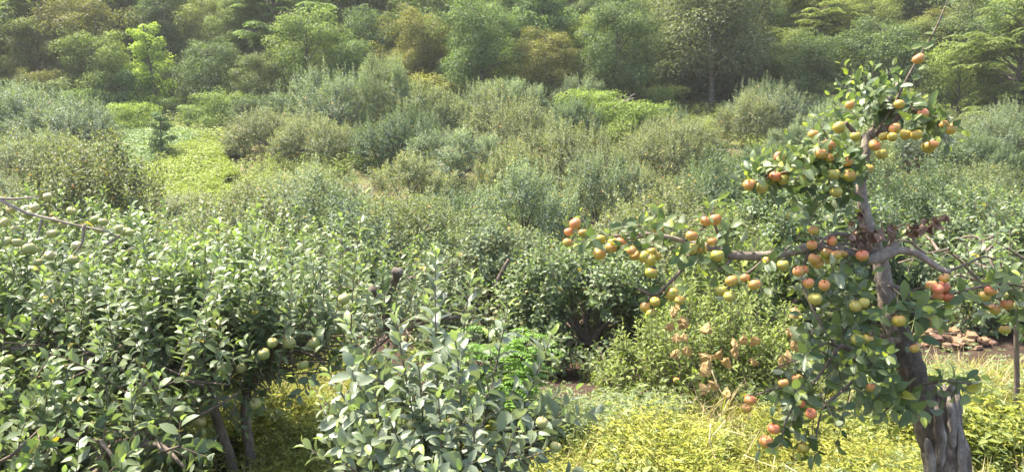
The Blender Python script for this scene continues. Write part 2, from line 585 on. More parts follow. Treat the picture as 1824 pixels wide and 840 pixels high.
def apple(parent, p, me, blush, yellow, r=1.0, base=None):
    o = bpy.data.objects.new('apple', me)
    COL.objects.link(o)
    o.parent = parent
    q = np.asarray(p) - (np.asarray(base) if base is not None else 0)
    o.location = [float(a) for a in q]
    o.rotation_euler = (rng.normal(0, .35), rng.normal(0, .35), rng.random() * 6)
    s = float(r * rng.uniform(.9, 1.08))
    o.scale = (s, s, s * float(rng.uniform(.92, 1.05)))
    o.color = (blush, yellow, 0, 1)
    return o


# ------------------------------------------------------------------ the large cut apple tree on the right
DM = 4.2
TB = np.array([px(1685, 840, DM)[0], px(1685, 840, DM)[1] - .05, 0.0])
TB[2] = gz(TB[0], TB[1])
main = thing('apple_tree', 'leaning half-dead apple tree with thick hollow cut stump and reddish apples', 'tree', TB)


def mp(u, v, dd=0.0):
    return px(u, v, DM + dd)


PXM = F / DM     # photo pixels per metre at the tree


def traced(rows, n=None):
    """rows of (u, v, radius in pixels, depth offset) -> smooth points and radii in metres"""
    a = np.array([[*mp(r[0], r[1], r[3] if len(r) > 3 else 0), r[2] / PXM] for r in rows])
    s = spath(a, n or max(8, len(rows) * 5))
    return s[:, :3], np.clip(s[:, 3], .0015, None)


# stump: the old trunk, sawn and hollow, with deep grooves
mb = MB()
ctr = np.array([[*mp(1688, 1010, 0)], [*mp(1688, 840, 0)], [*mp(1680, 780, 0)], [*mp(1676, 735, 0)], [*mp(1680, 692, 0)]])
rows = spath(np.c_[ctr, [.14, .103, .106, .098, .08]], 44)
na = 56
th = np.linspace(0, 2 * pi, na, endpoint=False)
hh = np.linspace(0, 1, 44)[:, None]
gro = (.07 * np.sin(5 * th + 2.2 * hh + 1) + .055 * np.sin(9 * th - 3 * hh) + .035 * np.sin(17 * th + 5 * hh) + .02 * np.sin(31 * th + 2 * hh))
gro = gro + .10 * np.exp(-((th - 5.9) / .35)**2 - ((hh - .62) / .09)**2) - .22 * np.exp(-((th - 6.05) / .22)**2 - ((hh - .80) / .07)**2) \
    + .12 * np.exp(-((th - 4.2) / .3)**2 - ((hh - .68) / .06)**2) + rng.normal(0, .02, (44, na))
rad = rows[:, 3:4] * (1 + gro)
jag = .05 * np.sin(3 * th + .5) + .03 * np.sin(7 * th) + .012 * rng.normal(size=na)
zz = rows[:, 2:3] + sstep((hh - .8) / .2) * jag
v = np.stack([rows[:, 0:1] + rad * np.cos(th), rows[:, 1:2] + rad * np.sin(th), zz], -1)
inner = v[-1] * .55 + rows[-1, :3] * .45
inner[:, 2] -= .012
deep = np.r_[rows[-1, :2], rows[-1, 2] - .07][None, :]
i = np.arange(43)[:, None] * na
j = np.arange(na)[None, :]
j2 = (j + 1) % na
q = np.stack([i + j, i + j2, i + na + j2, i + na + j], -1).reshape(-1, 4)
t = np.concatenate([q[:, [0, 1, 2]], q[:, [0, 2, 3]]])
jj = np.arange(na); jk = (jj + 1) % na
b, c = 43 * na, 44 * na
t = np.concatenate([t, np.stack([b + jj, b + jk, c + jk], -1), np.stack([b + jj, c + jk, c + jj], -1), np.stack([np.full(na, c + na), c + jj, c + jk], -1)])
mb.add(np.concatenate([v.reshape(-1, 3), inner, deep]) - TB, t)
# loose slabs of weathered wood on the stump's face
for (u0, v0, u1, v1, w, dd) in ((1668, 720, 1676, 830, 9, -.125), (1690, 705, 1697, 800, 8, -.115), (1650, 780, 1662, 850, 8, -.13), (1706, 760, 1713, 850, 7, -.12)):
    p = spath(np.array([mp(u0, v0, dd), mp((u0 + u1) / 2 + 3, (v0 + v1) / 2, dd - .01), mp(u1, v1, dd)]), 9)
    mb.tube(p - TB, np.array([.3, .7, .9, 1, 1, 1, .9, .8, .4]) * w / PXM, 7, 0, .25)
mb.build('stump', M['dead_wood'], main)

wood_dark, wood_pale = MB(), MB()
p, r = traced([(1668, 800, 26, -.02), (1648, 730, 26), (1630, 680, 24), (1618, 640, 23), (1598, 592, 22), (1584, 550, 19)], 30)
wood_dark.tube(p - TB, r, 14, 0, .07)
wood_dark.build('trunk', M['bark_dark'], main)
p, r = traced([(1600, 600, 20), (1592, 575, 20), (1583, 545, 18.5), (1575, 505, 16), (1568, 465, 15), (1556, 430, 13), (1545, 395, 11.5), (1536, 355, 10), (1534, 330, 9.5),
               (1538, 290, 10), (1544, 258, 10), (1547, 238, 10)], 60)
wood_pale.tube(p - TB, r * .9, 14, 0, .09)
wood_pale.build('upper_trunk', M['bark_pale'], main)
# limbs, each its own part
LIMBS = {
    'left': [(1552, 462, 11, -.06), (1525, 452, 9, -.08), (1490, 445, 8.5, -.1), (1450, 441, 8.5, -.1), (1400, 449, 8.5, -.1), (1361, 456, 8.3, -.1), (1332, 455, 8, -.12), (1297, 453, 7.5, -.12), (1272, 443, 6.8, -.14),
             (1240, 436, 6, -.15), (1213, 429, 5, -.15), (1189, 422, 4.2, -.16), (1151, 417, 3.4, -.17), (1115, 419, 2.8, -.18), (1062, 422, 2.2, -.2)],
    'elbow': [(1543, 463, 9, -.09), (1560, 459, 10, -.1), (1575, 454, 10.5, -.1), (1588, 445, 10.5, -.09), (1594, 432, 9, -.08)],
    'right': [(1588, 447, 8, -.09), (1610, 446, 6.5, -.1), (1632, 451, 6, -.1), (1655, 465, 5.5, -.12), (1680, 481, 5, -.13), (1692, 484, 5, -.13)],
    'crown_left': [(1546, 242, 6), (1560, 225, 6, .02), (1572, 200, 5.5, .04), (1585, 172, 5, .05), (1600, 150, 4.5, .06)],
    'crown_right': [(1549, 241, 8, -.02), (1570, 232, 7, -.04), (1590, 218, 6.5, -.06), (1606, 198, 6, -.06), (1617, 187, 5.5, -.06)],
    'low_right': [(1580, 508, 5.5, -.03), (1600, 513, 4.5, -.05), (1622, 522, 4, -.08), (1650, 530, 3.6, -.1), (1690, 524, 3, -.14), (1740, 512, 2.6, -.18), (1790, 505, 2.2, -.2), (1830, 512, 2, -.2)],
    'low_left': [(1600, 603, 7, -.1), (1570, 612, 5.5, -.16), (1540, 618, 4.5, -.2), (1515, 622, 4, -.22), (1497, 616, 4.2, -.25), (1485, 628, 4, -.26), (1478, 642, 3.4, -.27)],
    'mid_left': [(1540, 318, 5, -.04), (1515, 305, 4.5, -.1), (1480, 292, 4, -.14), (1440, 296, 3.2, -.2), (1395, 308, 2.5, -.25), (1340, 327, 2, -.28)],
}
for nm, rows_ in LIMBS.items():
    lm = MB()
    p, r = traced(rows_)
    lm.tube(p - TB, r, 10, 0, .06)
    lm.build('limb', M['bark_pale'] if nm in ('elbow', 'right', 'crown_left', 'left') else M['bark'], main)
shoot_wood = MB()
TW = [
    [(1232, 440, 4, -.15), (1222, 468, 4, -.2), (1198, 498, 3.6, -.24), (1163, 525, 2.8, -.28), (1138, 514, 2, -.3)],
    [(1303, 456, 3.5, -.12), (1297, 468, 2.8, -.15), (1280, 482, 2, -.2)],
    [(1297, 448, 4, -.12), (1283, 425, 3.2, -.14), (1273, 400, 2.4, -.16), (1266, 380, 1.6, -.16)],
    [(1365, 458, 3, -.14), (1345, 476, 2.4, -.2), (1312, 500, 2, -.25), (1288, 520, 1.4, -.3)],
    [(1220, 430, 2.5, -.15), (1238, 415, 2, -.2), (1262, 400, 1.6, -.2)],
    [(1155, 416, 2.5, -.17), (1130, 424, 2, -.2), (1098, 426, 1.6, -.22)],
    [(1560, 452, 5, -.08), (1530, 428, 4, -.12), (1505, 417, 3.6, -.16), (1478, 420, 3.2, -.2), (1460, 436, 2.6, -.22), (1466, 447, 2, -.22)],
    [(1548, 452, 3, -.1), (1510, 434, 2.5, -.15), (1478, 436, 2, -.2), (1445, 418, 1.6, -.22)],
    [(1440, 452, 3, -.12), (1428, 485, 2.4, -.2), (1434, 518, 2.2, -.28), (1455, 565, 2.2, -.32), (1485, 612, 2.2, -.3)],
    [(1690, 482, 2.4, -.13), (1718, 472, 2.2, -.14), (1758, 457, 1.8, -.14), (1775, 463, 1.2, -.14)],
    [(1588, 510, 2.4, -.04), (1612, 527, 2, -.1), (1632, 514, 1.6, -.14), (1655, 512, 1.3, -.16)],
    [(1560, 238, 2.6, -.05), (1590, 190, 2.4, -.1), (1622, 128, 2.2, -.12), (1640, 98, 2, -.13), (1662, 60, 1.7, -.13), (1692, -8, 1.2, -.14)],
    [(1617, 188, 2.5, -.06), (1638, 200, 2.2, -.1), (1662, 196, 1.8, -.14), (1692, 212, 1.4, -.18)],
    [(1536, 356, 4, -.02), (1522, 344, 3.2, -.08), (1500, 336, 2.6, -.14), (1470, 352, 1.8, -.2)],
    [(1532, 246, 4.5, -.03), (1518, 232, 4, -.06), (1506, 218, 3.6, -.08)],
    [(1478, 642, 3, -.27), (1450, 680, 2.4, -.3), (1420, 712, 2, -.33), (1400, 750, 1.6, -.36), (1388, 790, 1.2, -.38)],
    [(1540, 622, 3, -.2), (1527, 668, 2.6, -.28), (1505, 692, 2.6, -.3), (1470, 720, 2, -.34), (1450, 800, 1.2, -.36)],
    [(1630, 690, 3, -.12), (1655, 682, 2.6, -.22), (1690, 678, 2, -.3), (1738, 686, 1.3, -.34)],
    [(1628, 700, 2.6, -.12), (1600, 712, 2.2, -.22), (1572, 735, 1.4, -.3)],
    [(1590, 560, 2.6, -.08), (1620, 556, 2.2, -.2), (1665, 574, 1.4, -.28)],
    [(1497, 616, 2.6, -.25), (1470, 612, 2, -.3), (1420, 640, 1.6, -.3), (1380, 655, 1.2, -.3)],
    [(1440, 705, 2, -.32), (1395, 690, 1.6, -.36), (1345, 702, 1.2, -.38)],
    [(1660, 590, 1.8, .3), (1690, 594, 1.6, .3), (1712, 592, 1.2, .3)],
]
for rows_ in TW:
    p, r = traced(rows_)
    lm = MB()
    lm.tube(p - TB, r, 6, 0, .05)
    lm.build('twig', M['twig'] if rows_[0][2] < 3.8 else M['bark'], main)
lv = Leaves()


def mshoot(u0, v0, u1, v1, d0=-.15, d1=-.2, L=.072, sp=.026, **k):
    shoot(lv, twigs_l, mp(u0, v0, d0) - TB, mp(u1, v1, d1 + rng.normal(0, .06)) - TB, .003, L=L, spacing=sp, **k)


twigs_l = shoot_wood
# crown of the upright stem
for (u, v) in ((1498, 112), (1520, 150), (1555, 118), (1590, 118), (1482, 188), (1506, 178), (1628, 145), (1642, 176), (1545, 150), (1605, 158), (1530, 188), (1568, 165), (1490, 150), (1575, 135),
               (1540, 205), (1515, 215), (1495, 205), (1610, 172), (1560, 190), (1585, 155), (1510, 135), (1535, 128), (1500, 160), (1550, 170), (1575, 150), (1525, 175), (1600, 135), (1480, 170), (1540, 180), (1590, 175), (1618, 160), (1470, 200)):
    mshoot(1572 + rng.normal(0, 10), 205 + rng.normal(0, 12), u, v, .02, rng.uniform(-.3, .3), sp=.028)
for (u, v) in ((1700, 250), (1683, 190), (1662, 228), (1640, 225), (1712, 232), (1655, 178), (1622, 215), (1690, 262), (1668, 240), (1600, 232), (1630, 170), (1700, 225), (1675, 210), (1650, 205), (1640, 245), (1685, 240), (1660, 190)):
    mshoot(1640 + rng.normal(0, 16), 196 + rng.normal(0, 5), u, v, -.1, rng.uniform(-.3, .05), sp=.028)
# top shoot: few leaves
for (u, v, a) in ((1618, 85, -1), (1628, 82, 1), (1640, 118, 1), (1655, 70, 1), (1662, 58, -1), (1672, 42, -1), (1678, 30, 1), (1688, 12, -1), (1690, 2, 1), (1608, 128, -1), (1648, 82, 1), (1630, 135, 1), (1600, 140, -1), (1668, 48, 1)):
    lv.add(mp(u - a * 6, v + 6, -.13) - TB, nrm(np.array([a * .9, rng.normal(0, .5), .5])), np.array([rng.normal(0, .4), -.7, .7]), .066, .034, .15)
# leafy mass left of the upright stem
for k in range(84):
    s = rng.random()
    u0 = 1540 - 205 * s
    v0 = 300 + 26 * s * s - 8 * math.sin(s * 3)
    a = rng.uniform(-1.0, 1.1) if k % 3 else rng.uniform(-1.2, -.4)
    ln = rng.uniform(30, 72) * (1 - .35 * s)
    mshoot(u0, v0, u0 - 38 * rng.random() - 5, v0 + a * ln * .8, -.1 - .15 * s, rng.uniform(-.42, .2), sp=.025)
for (u, v) in ((1402, 242), (1440, 226), (1478, 236), (1450, 208), (1360, 280), (1322, 312), (1336, 300), (1420, 258), (1462, 222), (1502, 248), (1412, 380), (1460, 372), (1500, 364), (1482, 395), (1440, 402),
               (1415, 350), (1395, 360), (1520, 372), (1470, 340), (1385, 268)):
    mshoot((u + 1500) / 2, (v + 300) / 2, u, v, -.15, rng.uniform(-.4, .15), sp=.032)
# shoots along the long left limb
for (u0, v0, u1, v1) in ((1040, 421, 1010, 400), (1062, 421, 1018, 418), (1050, 420, 1032, 378), (1085, 420, 1085, 388), (1100, 419, 1118, 392), (1120, 418, 1150, 388), (1150, 417, 1172, 372), (1165, 417, 1188, 392), (1180, 420, 1215, 400),
                         (1240, 430, 1262, 358), (1262, 400, 1282, 352), (1268, 395, 1245, 368), (1297, 440, 1302, 400), (1225, 432, 1205, 412), (1280, 440, 1325, 430), (1340, 452, 1352, 418), (1130, 420, 1140, 446),
                         (1160, 420, 1158, 470), (1180, 424, 1190, 452), (1070, 424, 1066, 450), (1092, 424, 1110, 444), (1228, 446, 1210, 455), (1240, 446, 1262, 462), (1140, 418, 1125, 440), (1062, 421, 1030, 432),
                         (1255, 440, 1240, 470), (1205, 426, 1180, 440), (1400, 448, 1420, 420), (1420, 446, 1412, 478), (1440, 442, 1470, 410), (1385, 452, 1362, 470), (1458, 440, 1440, 470), (1500, 446, 1520, 470)):
    mshoot(u0, v0, u1, v1, -.17, rng.uniform(-.4, 0), sp=.026)
for (u0, v0, u1, v1) in ((1163, 525, 1140, 548), (1150, 520, 1168, 556), (1138, 514, 1118, 505), (1160, 524, 1190, 530), (1200, 500, 1212, 530), (1288, 520, 1270, 505), (1300, 508, 1290, 540), (1320, 496, 1352, 500), (1312, 500, 1335, 522),
                         (1288, 515, 1262, 520), (1345, 478, 1370, 490), (1280, 482, 1262, 492), (1340, 500, 1365, 520), (1300, 500, 1320, 475)):
    mshoot(u0, v0, u1, v1, -.26, rng.uniform(-.42, -.15), sp=.026)
# dense dark leaves below the elbow
for k in range(56):
    u0, v0 = rng.uniform(1440, 1530), rng.uniform(455, 610)
    mshoot(u0, v0, u0 + rng.normal(0, 28), v0 + rng.uniform(8, 48), rng.uniform(-.4, .3), rng.uniform(-.4, .3), sp=.034)
# drooping lower left sprays
for k in range(64):
    s = rng.random()
    u0 = 1590 - 190 * s + rng.normal(0, 14)
    v0 = 606 + 100 * s + rng.normal(0, 32) + (40 if k % 4 == 0 else 0)
    mshoot(u0, v0, u0 - rng.uniform(-8, 34), v0 + rng.uniform(0, 52), -.28, rng.uniform(-.55, .1), sp=.029)
for (u0, v0, u1, v1) in ((1400, 745, 1385, 800), (1420, 720, 1400, 770), (1450, 740, 1452, 815), (1460, 700, 1490, 760), (1470, 720, 1510, 745), (1440, 760, 1425, 800), (1500, 690, 1550, 700), (1515, 690, 1490, 750), (1395, 690, 1340, 690),
                         (1345, 700, 1322, 706), (1480, 650, 1540, 660), (1430, 660, 1385, 650), (1455, 800, 1440, 812), (1400, 700, 1375, 720)):
    mshoot(u0, v0, u1, v1, -.33, rng.uniform(-.5, -.2), sp=.027)
# sprays in front of the leaning trunk
for (u0, v0, u1, v1) in ((1640, 690, 1700, 672), (1660, 684, 1742, 684), (1650, 690, 1690, 715), (1690, 680, 1728, 705), (1700, 678, 1745, 672), (1630, 700, 1570, 742), (1610, 710, 1585, 690), (1600, 712, 1640, 740), (1620, 700, 1600, 760),
                         (1600, 712, 1556, 712), (1620, 690, 1590, 665), (1640, 700, 1655, 740), (1590, 560, 1640, 548), (1620, 556, 1672, 578), (1640, 560, 1650, 540), (1600, 545, 1625, 530), 
                         (1620, 620, 1640, 600)):
    mshoot(u0, v0, u1, v1, -.22, rng.uniform(-.42, -.2), L=.088, sp=.026)
for (u0, v0, u1, v1) in ((1690, 524, 1712, 505), (1700, 522, 1730, 530), (1740, 512, 1742, 545), (1760, 508, 1770, 488), (1790, 506, 1800, 480), (1800, 508, 1826, 530), (1790, 512, 1820, 560), (1745, 515, 1748, 570), (1770, 512, 1800, 520),
                         (1680, 540, 1660, 560), (1800, 540, 1815, 585), (1715, 518, 1700, 540), (1810, 508, 1840, 490), (1780, 506, 1752, 490)):
    mshoot(u0, v0, u1, v1, -.18, rng.uniform(-.35, 0), L=.085, sp=.026)
# pale new growth behind the stem
for (u1, v1) in ((1480, 395), (1500, 380), (1470, 410), (1510, 400), (1550, 372)):
    mshoot(1530, 440, u1, v1, .12, .25, sp=.035)
lv.flush(shoot_wood, 3, 1)
shoot_wood.build('crown', [M['twig'], M['apple_leaf_red']], main)
# withered brown leaves on the snapped shoots
dl, dw = Leaves(), MB()
for (a, b_) in (((1550, 440), (1535, 372)), ((1555, 435), (1590, 405)), ((1590, 405), (1640, 400)), ((1640, 400), (1685, 382)), ((1550, 430), (1528, 410)), ((1552, 432), (1520, 428)), ((1556, 438), (1560, 395))):
    p = spath(np.array([mp(a[0], a[1], -.1), mp((a[0] + b_[0]) / 2, (a[1] + b_[1]) / 2 - 3, -.13), mp(b_[0], b_[1], -.15)]), 8)
    dw.tube(p - TB, np.linspace(.004, .002, 8), 5)
for (u, v, n_) in ((1535, 378, 4), (1530, 395, 5), (1540, 405, 6), (1525, 412, 6), (1550, 415, 7), (1560, 408, 5), (1585, 402, 4), (1590, 405, 3), (1615, 403, 4), (1632, 402, 6), (1645, 400, 4), (1660, 394, 6), (1668, 390, 5), (1682, 380, 4), (1540, 430, 6), (1520, 425, 4), (1575, 412, 2)):
    A = nrm(np.c_[rng.normal(0, .45, n_), rng.normal(0, .45, n_), -np.ones(n_)])
    dl.add(np.array([mp(u + rng.normal(0, 4), v + rng.normal(0, 4), -.14 + rng.normal(0, .02)) for _ in range(n_)]) - TB, A, rng.normal(0, 1, (n_, 3)), rng.uniform(.05, .078, n_), rng.uniform(.026, .04, n_))
dl.flush(dw, 3, 1, (.2, .9), (.3, 1.2))
dw.build('withered_shoot', [M['twig'], M['dead_leaf']], main)

MAIN_APPLES = """1636 105 .55;1594 229 .35;1574 243 .2;1590 244 .15;1613 240 .3;1633 240 .4;1682 223 .5;1693 230 .2;1663 257 .45;1654 262 .2;1514 187 .6;1495 227 .3;1449 240 .3;1524 243 .2;1602 186 .4;1644 203 .5
1476 259 .45;1462 274 .55;1476 281 .25;1509 288 .5;1388 279 .6;1381 314 .6;1423 311 .3;1442 305 .1;1395 320 .05;1335 329 .65;1485 311 .05;1513 313 .15;1524 314 .1;1490 342 .05;1558 259 .5;1571 274 .05;1548 300 .2;1410 383 .25;1356 334 .05
1449 411 .4;1446 436 .55;1482 429 .5;1013 413 .75;1025 398 .6;1011 432 .35;1038 415 .4;1070 426 .1;1091 431 .35;1088 441 .2;1106 431 .75;1068 452 .3;1125 446 .55;1131 455 .25;1160 448 .1;1148 457 .15;1158 463 .1;1168 455 .1;1160 486 .1;1172 406 .45
1257 394 .5;1274 391 .5;1232 420 .4;1218 446 .1;1232 443 .05;1251 443 .4;1268 430 .5;1278 455 .1;1367 464 .4;1395 472 .1;1303 500 .5;1327 495 .6;1344 507 .5;1285 517 .1;1300 528 .05;1198 524 .5;1211 535 .3;1151 547 .45;1167 537 .25;1161 558 .2
1472 451 .45;1489 454 .4;1502 452 .3;1450 461 .5;1456 468 .35;1480 462 .45;1536 455 .7;1422 483 .5;1433 480 .5;1440 504 .5;1468 508 .65;1452 532 .05;1683 495 .3;1660 510 .8;1671 515 .75;1681 511 .7;1671 527 .5;1687 527 .95;1754 527 .2;1765 517 .6
1771 550 .45;1794 541 .5;1659 569 .2;1601 571 .15;1525 545 .1;1539 539 .1;1790 587 .4;1336 712 .7;1329 727 .4;1426 719 .8;1445 736 .65;1378 763 .75;1364 786 .45;1431 798 .3;1527 604 .1;1546 604 .2;1629 620 .2;1396 682 .5;1419 676 .2;1552 690 .25"""
traced_apples = sorted([tuple(float(q) for q in row.split()) for row in MAIN_APPLES.replace('\n', ';').split(';')], key=lambda a: -a[2])
rest = MB()
av = np.empty(len(ME_FAR.vertices) * 3, np.float32)
ME_FAR.vertices.foreach_get('co', av)
av = av.reshape(-1, 3)
at_ = np.empty(len(ME_FAR.polygons) * 3, np.int32)
ME_FAR.loops.foreach_get('vertex_index', at_)
for k, (u, v, bl) in enumerate(traced_apples):
    dd = -.3 if v < 360 and u < 1540 else (-.24 if u < 1420 else -.2)
    if v > 480: dd = -.36
    if u > 1640 and v > 400: dd = -.22
    if v < 265 and u > 1550: dd = -.22
    p = mp(u, v, dd + rng.normal(0, .03))
    if k < 100:
        apple(main, p, ME_APPLE, bl * .9 - .1 + rng.normal(0, .12), float(np.clip(.25 + bl + rng.normal(0, .2), 0, 1)), float(rng.uniform(.68, .92)) * (1.15 if v < 120 else 1), TB)
    else:   # the greenest fruit beyond the hundred
        rest.add(av * rng.uniform(.8, .95) + (p - TB), at_.reshape(-1, 3))
if rest.n:
    tag(rest.build('fruit', M['fruit'], main), kind='stuff')


# ------------------------------------------------------------------ generic orchard apple tree
def grow_apple(Rr, H, seed, lod=1, L=.075, shoots=1.0, nl=7, trunk_h=.45, upright=.55, wr=.5, stems=1, skirt=.35, spacing=.024, rt=.07, up_len=1.0, sd=4):
    """returns wood mesh and leaves of an open-centre apple tree about its base"""
    global rng
    keep = rng
    rng = np.random.default_rng(seed)
    wood, lv = MB(), Leaves()
    fork = np.array([rng.normal(0, .05), rng.normal(0, .05), trunk_h])
    if stems == 1:
        wood.tube(spath(np.array([[0, 0, -.25, rt * 1.3], [0.02, 0, .1, rt], [*fork, rt * .85]]), 8)[:, :3], np.linspace(rt * 1.3, rt * .8, 8), 8, 0, .1)
    for k in range(nl):
        a = 2 * pi * (k + rng.uniform(-.3, .3)) / nl
        ln = Rr * rng.uniform(.8, 1.05)
        o = np.array([math.cos(a), math.sin(a), 0])
        rise = H * rng.uniform(.12 if skirt > .55 else .25, .58) - trunk_h * .3
        pts = np.array([fork, fork + o * ln * .35 + [0, 0, rise * .5], fork + o * ln * .7 + [0, 0, rise * .85], fork + o * ln + [0, 0, rise * .8]]) + rng.normal(0, .05, (4, 3)) * [[0], [1], [1], [1]]
        sp_ = spath(pts, 12)
        wood.tube(sp_, np.linspace(rt * .6, .008, 12), 6, 0, .06)
        segs = [(sp_, 1.0)]
        for q in range(rng.integers(4, 7)):
            t = rng.uniform(.25, .95)
            b = sp_[int(t * 11)]
            sa = a + rng.choice([-1, 1]) * rng.uniform(.5, 1.4)
            sl = Rr * rng.uniform(.22, .45)
            e = b + np.array([math.cos(sa), math.sin(sa), rng.uniform(-.35, .55)]) * sl
            s2 = spath(np.array([b, (b + e) / 2 + rng.normal(0, .04, 3), e]), 6)
            wood.tube(s2, np.linspace(.014, .005, 6), 5, 0, .05, caps=False)
            segs.append((s2, .85))
        for (sg, w) in segs:
            tot = np.linalg.norm(np.diff(sg, axis=0), axis=1).sum()
            for q in range(int(tot * 11 * shoots) + 1):
                t = rng.uniform(.12, 1)
                f = t * (len(sg) - 1)
                i0 = min(int(f), len(sg) - 2)
                b = sg[i0] * (1 - (f - i0)) + sg[i0 + 1] * (f - i0)
                out = b * [1, 1, 0]
                out = out / (np.linalg.norm(out) + 1e-6)
                low = rng.random() < skirt
                if low:
                    d = nrm(out * rng.uniform(.3, 1) + np.array([rng.normal(0, .5), rng.normal(0, .5), rng.uniform(-.9, .1)]))
                    sl = rng.uniform(.18, .42) * min(1.2, Rr)
                else:
                    d = nrm(np.array([rng.normal(0, .3), rng.normal(0, .3), 0]) + out * .25 + [0, 0, upright * 1.9])
                    hd = H * (1 - .42 * min(1.3, (b[0]**2 + b[1]**2) / Rr**2))
                    sl = max(.14, (hd - b[2]) * rng.uniform(.4, 1.08)) * up_len
                e = b + d * sl
                if e[2] < .12: e[2] = .12 + rng.random() * .1
                shoot(lv, wood if (lod >= 2 or q % 3 == 0) else None, b, e, .005, .08, spacing, L, wr, sides=sd if lod >= 2 else 3)
    rng = keep
    return wood, lv


def grow_dome(Rr, H, seed, lod=1, L=.075, lobes=10, per=80, spiky=.15, spacing=.025, rt=.07, wr=.5, stem=True, low=0, bare=0):
    """an orchard tree whose crown is a heap of rounded leafy lobes on spreading limbs"""
    global rng
    keep = rng
    rng = np.random.default_rng(seed)
    wood, lv = MB(), Leaves()
    fork = np.array([rng.normal(0, .06), rng.normal(0, .06), .12 * H + .1])
    if stem:
        wood.tube(spath(np.array([[0, 0, -.25], [.02, 0, .05], fork]), 7), np.linspace(rt * 1.3, rt * .85, 7), 8, 0, .1)
    for k in range(lobes):
        a = k * 2.4 + rng.normal(0, .25)
        rf = math.sqrt((k + .3) / lobes) * .78
        rl = Rr * rng.uniform(.33, .47)
        c = np.array([math.cos(a) * rf * Rr, math.sin(a) * rf * Rr, 0])
        top = H * (1 - .58 * rf**2 * rng.uniform(.6, 1.4)) * rng.uniform(.88, 1.06)
        c[2] = max(.2 + rl * .5, top - rl)
        lb = spath(np.array([fork, fork * .5 + c * .5 + rng.normal(0, .06, 3), c]), 9)
        wood.tube(lb, np.linspace(rt * .6, .012, 9), 6, 0, .06)
        nlow = 2 if rf > .4 else 1
        for q in range(nlow):
            cc = c.copy()
            if q == 1:
                cc[:2] *= 1.08
                cc[2] = max(rl * .55, c[2] - rl * 1.05)
            for w in range(int(per * (1 if q == 0 else .6))):
                d = nrm(rng.normal(0, 1, 3) + np.array([c[0], c[1], 0]) / (Rr + .01) * .6 + [0, 0, .25 if q == 0 else -.1])
                b = cc + d * rl * rng.uniform(.25, .6)
                e = cc + d * rl * rng.uniform(.8, 1.15) + [0, 0, rng.uniform(0, .12)]
                if q == 0 and d[2] > .3 and rng.random() < spiky:
                    e = b + np.array([d[0] * .15 + rng.normal(0, .05), d[1] * .15 + rng.normal(0, .05), rng.uniform(.8, 1.25)]) * rl
                if e[2] < .1: e[2] = .1 + rng.random() * .1
                shoot(lv, wood if (lod >= 2 or w % 6 == 0) else None, b, e, .004, .1, spacing, L, wr, sides=3, upface=.7)
    for k in range(bare):
        a = rng.random() * 2 * pi
        e = np.array([math.cos(a) * Rr * .95, math.sin(a) * Rr * .95, H * rng.uniform(.6, .85)])
        wood.tube(spath(np.array([fork, e * [.6, .6, .5], e * [.85, .85, .95], e + rng.normal(0, .15, 3)]), 10), np.linspace(.035, .006, 10), 6, 0, .12)
    for k in range(low):
        a = 2 * pi * (k + rng.uniform(-.2, .2)) / low
        rl = Rr * rng.uniform(.26, .36)
        cc = np.array([math.cos(a) * .82 * Rr, math.sin(a) * .82 * Rr, rl * .95 + rng.uniform(.05, .2)])
        wood.tube(spath(np.array([fork, fork * .4 + cc * .6 + [0, 0, .1], cc]), 8), np.linspace(rt * .5, .01, 8), 5, 0, .06)
        for w in range(int(per * .8)):
            d = nrm(rng.normal(0, 1, 3) + np.array([cc[0], cc[1], 0]) / Rr * .5)
            e = cc + d * rl * rng.uniform(.8, 1.15)
            if e[2] < .1: e[2] = .1 + rng.random() * .12
            shoot(lv, wood if (lod >= 2 or w % 6 == 0) else None, cc + d * rl * rng.uniform(.2, .6), e, .004, .1, spacing, L, wr, sides=3, upface=.7)
    rng = keep
    return wood, lv


def fruit_spots(lv, n, seed, low=True):
    """places among the leaves, on the outside of the crown, where fruit hangs"""
    r = np.random.default_rng(seed)
    P = np.concatenate(lv.P)
    c = P.mean(0)
    d = np.linalg.norm((P - c) / (P.std(0) + 1e-6), axis=1)
    w = np.where(P[:, 2] < np.quantile(P[:, 2], .8), 1.0, .15) * np.clip(d - .8, 0, 2)
    idx = r.choice(len(P), n, replace=False, p=w / w.sum())
    q = P[idx] - [0, 0, .06]
    return q + nrm((q - c) * [1, 1, .3]) * .05


def fruit_blob(mb, P, r, mat):
    """tiny fruit inside a far crown's mesh"""
    o = np.array([[1, 0, 0], [0, 1, 0], [-1, 0, 0], [0, -1, 0], [0, 0, 1], [0, 0, -1]]) * r
    t = np.array([[0, 1, 4], [1, 2, 4], [2, 3, 4], [3, 0, 4], [1, 0, 5], [2, 1, 5], [3, 2, 5], [0, 3, 5]])
    v = P[:, None, :] + o[None]
    mb.add(v.reshape(-1, 3), (t[None] + (np.arange(len(P)) * 6)[:, None, None]).reshape(-1, 3), mat)


